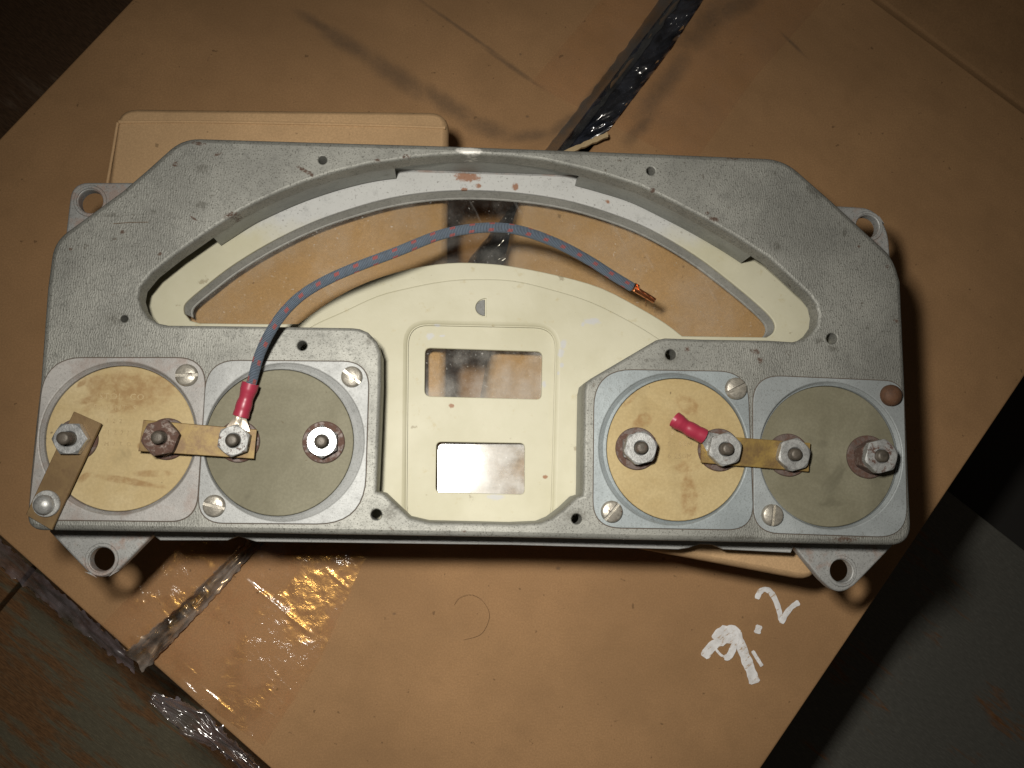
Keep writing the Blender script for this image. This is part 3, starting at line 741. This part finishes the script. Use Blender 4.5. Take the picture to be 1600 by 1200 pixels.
# mounting tabs
def tab(px, hole, r):
    o = W2(fillet(px, 8), ZTAB + .0004)
    h = circ(xy(*hole, ZTAB), rad(*hole, r, ZTAB), 36)
    ob = obj("mounting_tab", plate_mb(o, [h], ZTAB - .0036, ZTAB + .0004, .0007, [.0006]), M_tab, panel, angle=50)
    mb = MB(); hc = xy(*hole, ZTAB); rr = rad(*hole, r, ZTAB)
    mb.lathe(hc, [(rr + .0004, ZTAB + .0004), (rr + .0005, ZTAB + .0008), (rr + .0013, ZTAB + .0008), (rr + .0016, ZTAB + .0004)], 36, False)
    obj("hole_rim", mb, M_tab, ob)
tab([(240, 285), (112, 285, 26), (103, 362, 0), (102, 372, 0), (120, 430), (190, 430), (300, 325), (300, 285)], (142, 315), 18.5)
tab([(1300, 321), (1366, 325, 22), (1388, 360, 20), (1391, 400), (1395, 470), (1310, 470), (1240, 390), (1240, 321)], (1355, 354), 17.5)
tab([(77, 831), (140, 897, 4), (160, 907, 22), (183, 893, 6), (243, 832), (243, 760), (80, 760)], (160, 874), 19)
tab([(1237, 850), (1282, 905, 4), (1310, 931, 22), (1335, 915, 6), (1395, 853), (1395, 780), (1237, 780)], (1314, 892), 17.5)

# ---------------- gauges
def gauge_mat(name, base, warm=None): return metal(name, base, None, None, None, .35, .18, .46, 0, .35, warm)
def disc_mat(name, a, b, rusty=None, streak=False):
    t = NT(name)
    n1 = t.noise(36, 5, .6, .6); f = t.noise(1100, 3, .7)
    c = t.mix(t.ramp(n1, .34, .66), a, b)
    c = t.mix(t.math('MULTIPLY', t.ramp(t.noise(55, 4, .6, .5), .60, .74), .55), c, tuple(x * .55 for x in a))
    c = t.mix(t.math('MULTIPLY', t.ramp(f, .35, .62), .22), c, tuple(x * .6 for x in a))
    c = t.mix(t.math('MULTIPLY', t.ramp(t.noise(300, 2, .5), .73, .76), .6), c, (.09, .06, .03))
    if streak: c = t.mix(t.math('MULTIPLY', t.ramp(t.noise(60, 3, .5, vec=t.mapping((1, .12, 1), 0)), .55, .68), .30), c, tuple(x * .55 for x in a))
    if rusty: c = t.mix(t.math('MULTIPLY', t.math('MULTIPLY', t.spots(rusty, .9, 130), t.ramp(t.noise(160, 4, .7), .3, .65)), .60), c, (.20, .095, .03))
    return t.bsdf(c, .62, 0, t.bump(f, .12, .0003), .15)
def mud(pl): return px_spots(pl, ZT, ORG)
TAN_A, TAN_B = (.32, .225, .098), (.385, .285, .145)
OLV_A, OLV_B = (.155, .142, .095), (.20, .186, .130)
M_disc = [disc_mat("tan_fibre_disc", (.40, .305, .155), (.47, .38, .22), mud([(205, 612, 75, 34, -8), (190, 600, 60, 24, 0), (148, 622, 45, 7, -14), (255, 588, 12, 7, 0), (150, 577, 8, 5, -30), (222, 697, 8, 6, 0), (180, 640, 14, 5, -20), (130, 745, 16, 6, -35), (200, 752, 60, 6, 10), (235, 740, 30, 6, 0), (125, 600, 10, 5, -40)])),
          disc_mat("olive_fibre_disc", OLV_A, OLV_B, None),
          disc_mat("tan_fibre_disc_streaked", (.345, .255, .120), (.415, .325, .170), mud([(985, 623, 20, 7, -45), (1075, 632, 20, 14, 40), (1000, 660, 22, 10, -30), (1075, 730, 22, 10, 0), (1120, 730, 14, 7, 10), (1078, 775, 14, 50, 0)]), True),
          disc_mat("olive_fibre_disc_dull", OLV_A, OLV_B, None, True)]
M_flange = [gauge_mat("warm_grey_flange", (.33, .315, .295), (.24, .18, .15)), gauge_mat("pale_grey_flange", (.31, .315, .305)), gauge_mat("blue_grey_flange", (.268, .298, .302)), gauge_mat("light_blue_grey_flange", (.295, .316, .314))]
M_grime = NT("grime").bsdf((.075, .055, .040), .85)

FLG = [[(70, 559, 60), (323, 559, 48), (306, 815, 42), (44, 812, 25)], [(323, 563, 48), (577, 565, 42), (569, 819, 75), (308, 817, 42)],
       [(929, 577, 60), (1168, 581, 45), (1178, 828, 42), (927, 824, 42)], [(1177, 586, 45), (1412, 596, 30), (1418, 840, 48), (1178, 832, 40)]]
DISC = [(189, 684.5, 115), (437, 691, 115), (1058, 702, 110), (1294, 712.5, 108)]
ZF = ZT + .00035; ZDISC = ZT - .0009
gauges = []
for i in range(4):
    u, v, r = RIMS[i]; c = xy(u, v, ZF); rr = rad(u, v, r, ZF)
    ol = W2(fillet(FLG[i], 9), ZF)
    mbf = plate_mb(ol, [circ(c, rr, 64)], ZT - .0015, ZF, .00018, [.0005])
    gz = obj("gauge", mbf, M_flange[i], panel, angle=50)
    if area(ol) < 0: ol.reverse()
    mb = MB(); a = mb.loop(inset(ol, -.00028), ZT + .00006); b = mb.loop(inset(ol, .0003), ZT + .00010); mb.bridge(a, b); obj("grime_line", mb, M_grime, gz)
    u2, v2, r2 = DISC[i]; dc = xy(u2, v2, ZDISC); dr = rad(u2, v2, r2, ZDISC)
    mb = MB(); rings = []
    for k, (cc, q, z) in enumerate(((c, rr, ZF - .0005), (c.lerp(dc, .15), rr * .85 + dr * .15, ZF - .0007), (c.lerp(dc, .55), rr * .45 + dr * .55, ZDISC - .0002), (c.lerp(dc, .85), rr * .15 + dr * .85, ZDISC + .0003), (dc, dr + .0002, ZDISC + .0001), (dc, dr + .0001, ZDISC - .0008))):
        rings.append(mb.loop(circ(cc, q, 64), z))
    for a, b in zip(rings, rings[1:]): mb.bridge(a, b)
    obj("gauge_rim", mb, M_flange[i], gz, angle=30)
    mb = MB(); mb.lathe(dc, [(dr, ZDISC - .001), (dr, ZDISC - .0002), (dr - .0002, ZDISC)], 72); obj("face_disc", mb, M_disc[i], gz)
    gz['label'] = ('gauge with a plain tan disc and brown stains', 'gauge with an olive disc and one bright nut', 'gauge with a tan disc and a red terminal over it', 'gauge with a dull olive disc and a rusty corner screw')[i]
    gauges.append(gz)

# stamped lettering on the two tan discs
def stamp(txt, u, v, hpx, gz, mat, ang=-1.5, sp=1.15):
    cu = bpy.data.curves.new("stamp", 'FONT'); cu.body = txt; cu.size = rad(u, v, 1, ZT) * hpx * 1.4; cu.extrude = .00004; cu.align_x = 'CENTER'; cu.align_y = 'CENTER'; cu.space_character = sp; cu.resolution_u = 2
    o = bpy.data.objects.new("stamp", cu); SC.collection.objects.link(o)
    p = at(u, v, ZDISC + .00003); o.location = p; o.rotation_euler = (0, 0, R(ang))
    bpy.context.view_layer.update()
    dg = bpy.context.evaluated_depsgraph_get(); me = bpy.data.meshes.new_from_object(o.evaluated_get(dg)); me.transform(Matrix.Translation(-ORG) @ o.matrix_world)
    bpy.data.objects.remove(o); me.materials.clear(); me.materials.append(mat)
    n = bpy.data.objects.new("stamped_lettering", me); SC.collection.objects.link(n); n.parent = gz; OR[n.name] = ORG
t = NT("stamped_tan"); M_stamp = t.bsdf(t.mix(t.ramp(t.noise(500, 3), .4, .6), (.335,.24,.108),(.395,.297,.153)), .5)
t = NT("stamped_dark"); M_stamp2 = t.bsdf(t.mix(t.ramp(t.noise(500, 3), .4, .62), (.255,.18,.078),(.345,.255,.125)), .5)
stamp("ISTOL  CO", 188, 620, 10, gauges[0], M_stamp); stamp("PATENT  S", 180, 637, 9, gauges[0], M_stamp)
stamp("1 2 2", 178, 658, 7, gauges[0], M_stamp2, sp=1.3); stamp("1 2 2 J", 184, 676, 7, gauges[0], M_stamp2, sp=1.3); stamp("H 2 E O", 184, 694, 7, gauges[0], M_stamp2, sp=1.3)
stamp("6 : 50M", 1062, 694, 8, gauges[2], M_stamp2); stamp("6 250M", 1062, 713, 8, gauges[2], M_stamp2); stamp("8  0  D", 1064, 677, 7, gauges[2], M_stamp)

# ---------------- terminals: washer, hex nut, threaded stud
def zinc(name, base, rusty, rough=.32, met=.85, edge=.5):
    t = NT(name)
    n1 = t.noise(380, 4, .7); f = t.noise(1500, 3, .7)
    c = t.mix(t.ramp(n1, .35, .7), base, tuple(x * .62 for x in base))
    c = t.mix(t.math('MULTIPLY', t.ramp(f, .55, .68), edge), c, (.12, .10, .085))
    m = t.ramp(t.noise(330, 5, .75, vec=None), .72 - .42 * rusty, .80 - .36 * rusty)
    c = t.mix(m, c, t.mix(t.noise(1200, 2), (.055, .030, .022), (.115, .062, .044)))
    return t.bsdf(c, t.math('ADD', rough, t.math('MULTIPLY', m, .4)), t.math('MULTIPLY', t.math('SUBTRACT', 1.0, m), met), t.bump(t.math('ADD', n1, f), .3, .0002), .5)
M_bright = zinc("bright_zinc", (.78, .79, .78), .08, .30, .8, .1)
M_zinc = zinc("dull_zinc", (.46, .46, .44), .30, .44, .55)
M_zincr = zinc("rust_flecked_zinc", (.36, .36, .345), .50, .5, .3)
M_rustn = zinc("rusty_steel", (.24, .19, .16), .78, .55, .3)
M_wash = zinc("rusty_washer", (.135, .100, .085), .70, .55, .2)
M_stud = zinc("dark_stud", (.095, .080, .062), .35, .5, .35)
M_screw = zinc("aged_screw", (.40, .37, .31), .35, .40, .5)
M_rustscrew = zinc("rusted_screw", (.105, .048, .022), .25, .75, .05, .3)

def nut_mb(c, z0, h, ap, rot, rin, mb):
    n = 36; R0 = ap / math.cos(math.pi / 6)
    def hexr(a, k=1.0):
        a = (a - rot) % (math.pi / 3); return ap / math.cos(a - math.pi / 6)
    def ringf(f, z): return [mb.add((c.x + f(2 * math.pi * k / n) * math.cos(2 * math.pi * k / n), c.y + f(2 * math.pi * k / n) * math.sin(2 * math.pi * k / n), z(f, k) if callable(z) else z)) for k in range(n)]
    ch = lambda a: h - max(0, hexr(a) - ap * .99) * .62
    bot = ringf(lambda a: min(hexr(a), ap * 1.06), z0)
    a1 = ringf(lambda a: hexr(a), z0 + h * .12)
    a2 = [mb.add((c.x + hexr(2 * math.pi * k / n) * math.cos(2 * math.pi * k / n), c.y + hexr(2 * math.pi * k / n) * math.sin(2 * math.pi * k / n), z0 + ch(2 * math.pi * k / n) - .0001)) for k in range(n)]
    a3 = ringf(lambda a: ap * .97, z0 + h)
    a4 = ringf(lambda a: rin * 1.22, z0 + h); a5 = ringf(lambda a: rin * 1.02, z0 + h - .0006); a6 = ringf(lambda a: rin * 1.0, z0)
    for p, q in ((bot, a1), (a1, a2), (a2, a3), (a3, a4), (a4, a5), (a5, a6)): mb.bridge(p, q)

def stud_mb(c, z0, z1, r, mb, lean=Vector((0, 0))):
    n = 24; rings = []; z = z0; k = 0; pitch = .00042
    prof = []
    while z < z1 - .0005:
        prof.append((r if k % 2 else r * .90, z)); z += pitch / 2; k += 1
    prof += [(r * .93, z1 - .0004), (r * .80, z1 - .0001), (r * .5, z1), (r * .18, z1 + .00004)]
    for q, zz in prof:
        s_ = (zz - z0) / (z1 - z0); cc = c + lean * s_
        rings.append([mb.add((cc.x + q * math.cos(2 * math.pi * j / n), cc.y + q * math.sin(2 * math.pi * j / n), zz)) for j in range(n)])
    for a, b in zip(rings, rings[1:]): mb.bridge(a, b)
    mb.f.append(tuple(rings[-1]))

# (gauge, base px, nut px centre, nut top mm, stud px centre, stud top mm, nut rotation deg, material, nut flats px)
TERM = [(0, (121, 687), 6.8, 12.0, 0, M_bright, 23.5), (0, (262, 686), 8.6, 11.5, 12, M_rustn, 25.5), (1, (373.5, 690), 8.4, 11.2, 21, M_zincr, 22.5), (1, (506, 691), 5.2, 8.2, 30, M_bright, 22.5),
        (2, (994, 701), 7.6, 9.8, 14, M_zinc, 23.5), (2, (1122.5, 703), 8.2, 11.0, 16, M_zinc, 23.5), (3, (1230.5, 711), 6.6, 8.6, 15, M_zinc, 23), (3, (1354.5, 714), 10.8, 12.2, 14, M_zincr, 23.5)]
STRAPPED = {0: 1, 1: 1, 2: 1, 5: 1, 6: 1}
for i, (g_, (u, v), nz, sz, rot, mat, fl) in enumerate(TERM):
    gz = gauges[g_]; c = xy(u, v, ZDISC); k = rad(u, v, 1, ZDISC)
    mb = MB(); wr = 33 * k
    mb.lathe(c, [(wr, ZDISC + .0001), (wr, ZDISC + .0008), (wr - .0003, ZDISC + .0011), (.0026, ZDISC + .0011), (.0026, ZDISC)], 44, False)
    obj("flat_washer", mb, M_wash, gz)
    top = ZDISC + nz * .001; nh = .0033
    if i == 3:
        # this nut sits tipped so that it throws the flash back
        pass
    mb = MB(); nut_mb(c, top - nh, nh, fl * k, R(rot), .0021, mb)
    if i == 3:
        pcn = Vector((c.x, c.y, top)); nn = ((CAMLOC - pcn).normalized() + (FLASH - pcn).normalized()).normalized()
        q = Vector((0, 0, 1)).rotation_difference(nn); mb.v = [pcn + q @ (p - pcn) for p in mb.v]
    obj("hex_nut", mb, mat, gz, angle=28)
    low = ZDISC + .0011
    if i in STRAPPED: hi2 = top - nh - .0011 - (.0009 if i in (2, 5) else 0)
    else: hi2 = top - nh
    if hi2 - low > .0022:
        mb = MB(); nut_mb(c, low, hi2 - low, fl * k * .96, R(rot + 17), .0021, mb); obj("hex_nut", mb, M_rustn if i in (1, 7) else M_zincr, gz, angle=28)
    elif hi2 - low > .0003:
        mb = MB(); mb.lathe(c, [(.0046, low), (.0048, low + .0002), (.0048, hi2 - .0001), (.0045, hi2), (.0023, hi2)], 36, False); obj("lock_washer", mb, M_zinc, gz)
    mb = MB(); stud_mb(c, ZDISC + .0005, ZDISC + sz * .001, .00205, mb); obj("terminal_stud", mb, M_stud, gz, angle=60)

# slotted screws
def screw(u, v, rpx, slot_deg, parent, mat, z=None, slot=True, h=.0017):
    z = ZF if z is None else z
    c = xy(u, v, z + h * .6); r = rad(u, v, rpx, z); mb = MB()
    if not slot:
        mb.lathe(c, [(r, z), (r, z + h * .35), (r * .93, z + h * .7), (r * .72, z + h * 1.05), (r * .4, z + h * 1.28), (r * .1, z + h * 1.36)], 32)
        return obj("round_screw", mb, mat, parent, angle=60)
    w = r * .15; a0 = R(slot_deg); d = Vector((math.cos(a0), math.sin(a0))); nrm = Vector((-d.y, d.x))
    mb.lathe(c, [(r * .98, z), (r * .98, z + h * .45)], 32)
    for sgn in (1, -1):
        rings = []
        for q, zz in ((1, z + h * .1), (1, z + h * .55), (.94, z + h * .82), (.80, z + h)):
            rr = r * q; al = math.asin(min(.9, w / rr)); pts = []
            for k in range(15):
                th = al + (math.pi - 2 * al) * k / 14
                pts.append(c + d * (rr * math.cos(th)) + nrm * sgn * (rr * math.sin(th)))
            rings.append(mb.loop(pts, zz))
        for a, b in zip(rings, rings[1:]): mb.bridge(a, b)
        mb.f.append(tuple(rings[-1]))
    return obj("slotted_screw", mb, mat, parent, angle=40)
screw(291, 586, 17.5, 2, gauges[0], M_screw); screw(549.5, 588.5, 16.5, -38, gauges[1], M_screw); screw(334, 790.5, 17.5, -14, gauges[1], M_screw)
screw(1150.5, 607, 17, 25, gauges[2], M_screw); screw(956, 799.5, 17, 48, gauges[2], M_screw); screw(1207.5, 805, 17, 82, gauges[3], M_screw)
s_ = screw(1394.5, 617.5, 16.5, 0, gauges[3], M_rustscrew, slot=False, h=.0026); s_["label"] = "rust-covered screw with no visible slot"

# brass straps
def brass(name, a, b):
    t = NT(name)
    n1 = t.noise(120, 5, .7, .4); c = t.mix(t.ramp(n1, .35, .68), a, b)
    c = t.mix(t.math('MULTIPLY', t.ramp(t.noise(260, 4, .7), .55, .68), .6), c, (.13, .075, .035))
    return t.bsdf(c, .52, .3, t.bump(t.noise(900, 3), .15, .0002), .4)
M_brass = brass("tarnished_brass", (.225, .155, .052), (.135, .08, .036)); M_brass2 = brass("browned_brass", (.185, .120, .052), (.145, .090, .040)); M_brass3 = brass("yellow_brass", (.30, .20, .055), (.16, .10, .04))
def strap(quad, zs, mat, n=14, label=None, th=.0010):
    """quad px: far-left, far-right, near-right, near-left as lines along the strap; zs: heights along it"""
    a, b, c, d = [Vector(p) for p in quad]; mb = MB(); rows = []
    for i in range(n + 1):
        s_ = i / n; z = float(np.interp(s_, [q[0] for q in zs], [q[1] for q in zs]))
        p = xy(*a.lerp(b, s_), z); q = xy(*d.lerp(c, s_), z); e = (q - p).normalized() * .0002
        rows.append([mb.add((p.x, p.y, z - .0002)), mb.add((p.x + e.x, p.y + e.y, z)), mb.add((q.x - e.x, q.y - e.y, z)), mb.add((q.x, q.y, z - .0002)), mb.add((q.x, q.y, z - th)), mb.add((p.x, p.y, z - th))])
    for r0, r1_ in zip(rows, rows[1:]): mb.bridge(r0, r1_)
    mb.f.append(tuple(rows[0])); mb.f.append(tuple(rows[-1]))
    o = obj("brass_strap", mb, mat, panel, angle=30)
    if label: o["label"] = label
    return o
zA = lambda i, d=0: ZDISC + TERM[i][2] * .001 - .0033 - d - .00005
strap([(224, 656), (401, 671), (396.5, 717), (216, 705)], [(0, zA(1)), (.25, zA(1)), (.75, zA(2, .0009)), (1, zA(2, .0009))], M_brass, label="tarnished strap linking the two left gauges")
strap([(1096, 679), (1266, 692), (1263.5, 737), (1096, 723)], [(0, zA(5, .0009)), (.35, zA(5, .0009)), (.7, zA(6)), (1, zA(6))], M_brass3, label="yellowish strap linking the two right gauges")
st3 = strap([(115, 643), (40, 804), (81, 828), (158, 662)], [(0, zA(0)), (.35, zA(0)), (.7, ZT + .0022), (1, ZT + .0022)], M_brass2, label="brown strap bolted to the lower left corner")
mb = MB(); cc = xy(73, 787, ZT + .0024); mb.lathe(cc, [(.0042, ZT + .0023), (.0043, ZT + .0026), (.0041, ZT + .0031), (.001, ZT + .0031)], 32); obj("flat_washer", mb, M_zinc, st3)
screw(67, 789, 16, 0, st3, M_zinc, z=ZT + .0031, slot=False, h=.0021)
mb = MB(); mb.lathe(cc, [(.003, ZT - .0002), (.003, ZT + .00115)], 20); obj("spacer", mb, M_zinc, st3)

# ------------------------------------------------------------------ the cloth-covered wire
t = NT("braided_cloth"); uvn = t.n('ShaderNodeUVMap'); sp = t.n('ShaderNodeSeparateXYZ'); t.l(uvn.outputs[0], sp.inputs[0])
U, V = sp.outputs[0], sp.outputs[1]
s1 = t.math('SINE', t.math('ADD', t.math('MULTIPLY', U, 50), t.math('MULTIPLY', V, 62))); s2 = t.math('SINE', t.math('SUBTRACT', t.math('MULTIPLY', U, 50), t.math('MULTIPLY', V, 62)))
wv = t.math('MULTIPLY', s1, s2)
base = t.mix(t.ramp(wv, -.6, .6), (.085, .11, .15), (.25, .31, .38))
base = t.mix(t.math('MULTIPLY', t.ramp(t.noise(500, 3, .7), .45, .7), .35), base, (.12, .12, .13))
fr1 = t.math('FRACT', t.math('MULTIPLY', t.math('ADD', V, t.math('MULTIPLY', U, .12)), 1.52)); band = t.math('FRACT', t.math('ADD', t.math('MULTIPLY', U, 2.0), t.math('MULTIPLY', V, .10)))
pk = t.math('MULTIPLY', t.ramp(t.math('ABSOLUTE', t.math('SUBTRACT', fr1, .5)), .16, .10), t.ramp(t.math('ABSOLUTE', t.math('SUBTRACT', band, .5)), .26, .18))
pk = t.math('MULTIPLY', pk, t.ramp(t.math('ADD', wv, t.noise(900, 2)), -.25, .25))
M_braid = t.bsdf(t.mix(t.math('MULTIPLY', pk, .95), base, (.55, .14, .12)), .8, 0, t.bump(wv, .8, .0006), .25)
M_red = NT("red_vinyl").bsdf((.29, .026, .050), .38, 0, None, .5, Subsurface_Weight=.0)
t = NT("copper"); M_cu = t.bsdf(t.mix(t.noise(900, 3), (.85, .36, .16), (.60, .20, .08)), .28, 1.0)
t = NT("tinned_terminal"); M_tin = t.bsdf(t.mix(t.ramp(t.noise(500, 3), .4, .7), (.85, .78, .66), (.66, .52, .38)), .34, .75, t.bump(t.noise(700, 3), .2, .0003))

wz = ZDISC + TERM[2][2] * .001 - .0033
wire = thing("wire", at(373.5, 690, wz), "grey cloth-braided wire with red flecks arching over the window, copper strands bared", "wire")
wp = [(391, 606, 4.6), (396, 588, 5.4), (403, 562, 7.0), (413, 537, 8.6), (429, 508, 10.5), (450, 481, 12), (476, 458, 13.5), (512, 437, 14.5), (560, 416, 15.5), (620, 393.5, 16), (680, 369.5, 15.5), (722, 359.5, 14.5), (765, 355.5, 13), (802, 358, 11), (842, 369, 8), (882, 386, 5), (922, 408, 2), (958, 431, 0), (988, 449, -1.5)]
W3 = [at(u, v, ZT + h * .001) for u, v, h in wp]
obj("cloth_braid", tube_mb(crom(W3, 8), .00165, 20, uv=True), M_braid, wire, angle=180)
fr0 = W3[0]
# red crimp sleeve and ring terminal
def crimp(P, tail, hole_c, zring, parent, mat_t, ringr=.0040):
    """P: px/height path of the sleeve from wire end to the ring; flared, pinched barrel."""
    pts = crom([at(u, v, z) for u, v, z in P], 8); n = len(pts); rr = []
    for i in range(n):
        s_ = i / (n - 1); rr.append(.00262 * (1.0 - .13 * math.exp(-((s_ - .42) / .13) ** 2) - .05 * math.exp(-((s_ - .80) / .05) ** 2)) * (1.06 if s_ < .22 else 1))
    mb = MB(); tube_mb(pts, rr, 22, mb, caps=False)
    # open end, recessed
    tube_mb([pts[0], pts[0] + (pts[1] - pts[0]).normalized() * .0025], [rr[0] * .999, .0017], 22, mb, caps=False)
    o = obj("vinyl_sleeve", mb, M_red, parent, angle=45)
    mb = MB(); mb.lathe(hole_c, [(.0021, zring), (.0021, zring + .0008), (ringr - .0001, zring + .0008), (ringr, zring + .0007), (ringr, zring), (.0021, zring)], 36, False)
    e = pts[-1]; d = Vector((hole_c.x - e.x, hole_c.y - e.y)); L = d.length; d.normalize(); nn = Vector((-d.y, d.x))
    # tongue: folded barrel flattening out into the ring
    rows = []
    for s_ in (-.10, .0, .18, .36, .52):
        c = Vector((e.x, e.y)) + d * (L * s_); w = float(np.interp(s_, [-.1, 0, .52], [.0018, .0019, ringr * .93])); zc = float(np.interp(s_, [-.1, 0, .36, .52], [e.z + .0012, e.z + .0012, zring + .0011, zring + .0010])); dip = float(np.interp(s_, [-.1, .0, .52], [.0010, .0009, .00005]))
        rows.append([mb.add((*(c + nn * w), zc - dip)), mb.add((*(c + nn * w * .5), zc)), mb.add((*(c + nn * w * .12), zc - dip * .2)), mb.add((*c, zc - dip * .55)), mb.add((*(c - nn * w * .12), zc - dip * .2)), mb.add((*(c - nn * w * .5), zc)), mb.add((*(c - nn * w), zc - dip)), mb.add((*c, zring + .0001))])
    for a, b in zip(rows, rows[1:]): mb.bridge(a, b)
    mb.f.append(tuple(rows[0])); mb.f.append(tuple(rows[-1]))
    obj("ring_terminal", mb, mat_t, parent, angle=30)
hc = xy(373.5, 690, ZDISC)
crimp([(391.5, 599, ZT + .0049), (386, 618, ZT + .0045), (381, 634, ZT + .0042), (376, 651, ZT + .0040)], None, hc, wz - .0009, wire, M_tin)
# bared strands
mb = MB(); e0, e1 = W3[-1], at(1023, 470, ZT - .0030)
for k in range(9):
    a = k * 2.4; pts = []
    for j in range(12):
        s_ = j / 11; an = a + s_ * 3.2; rr = (.00075 if k else 0) * (1 - .1 * s_) * (1 if s_ > .12 else .8)
        p = e0.lerp(e1, s_); pts.append(p + Vector((math.cos(an) * rr * .6, math.cos(an) * rr * .8, math.sin(an) * rr)))
    tube_mb(pts, .00036, 6, mb)
stray = [e0.lerp(e1, .42), e0.lerp(e1, .45) + Vector((.0012, -.0020, 0)), e0.lerp(e1, .5) + Vector((.0010, -.0042, -.001))]
tube_mb(stray, .00012, 5, mb)
for k in range(3):
    p = e0.lerp(e1, .06) ; tube_mb([p + Vector((-.0002, -.0012 + k * .0009, .0008)), p + Vector((.0006, .0014, .0012 - k * .0003)), p + Vector((.0018, .0006 - k * .0006, .0008))], .0003, 6, mb)
obj("copper_strands", mb, M_cu, wire, angle=60)

# cut-off crimp terminal on the right
wz2 = ZDISC + TERM[5][2] * .001 - .0033
cut = thing("crimp_terminal", at(1122.5, 703, wz2), "red crimp terminal with no wire on it, bolted to the streaked tan disc", "crimp terminal")
crimp([(1054, 655, ZT + .0052), (1067, 664, ZT + .0050), (1080, 671.5, ZT + .0048), (1100, 682, ZT + .0046)], None, xy(1122.5, 703, ZDISC), wz2 - .0009, cut, M_zinc)

# ------------------------------------------------------------------ stray hairs
M_hair = NT("dark_hair").bsdf((.13, .075, .038), .6)
h1 = tag(obj("hair", tube_mb(crom([at(710, 945, Z + .0004), at(718, 934, Z + .002), at(735, 929, Z + .003), at(752, 937, Z + .002), at(764, 956, Z + .001), at(762, 974, Z + .001), at(750, 992, Z + .0008), at(724, 1000, Z + .0004)], 5), .00005, 4), M_hair),
         "thin curled hair lying on the carton below the panel", "hair", "stray hairs")
h2 = tag(obj("hair", tube_mb(crom([at(177, 349.5, ZT + .0002), at(205, 347.5, ZT + .0003), at(232, 347, ZT + .0002)], 4), .00009, 5), M_hair),
         "short straight hair lying on the upper left corner of the grey panel", "hair", "stray hairs")
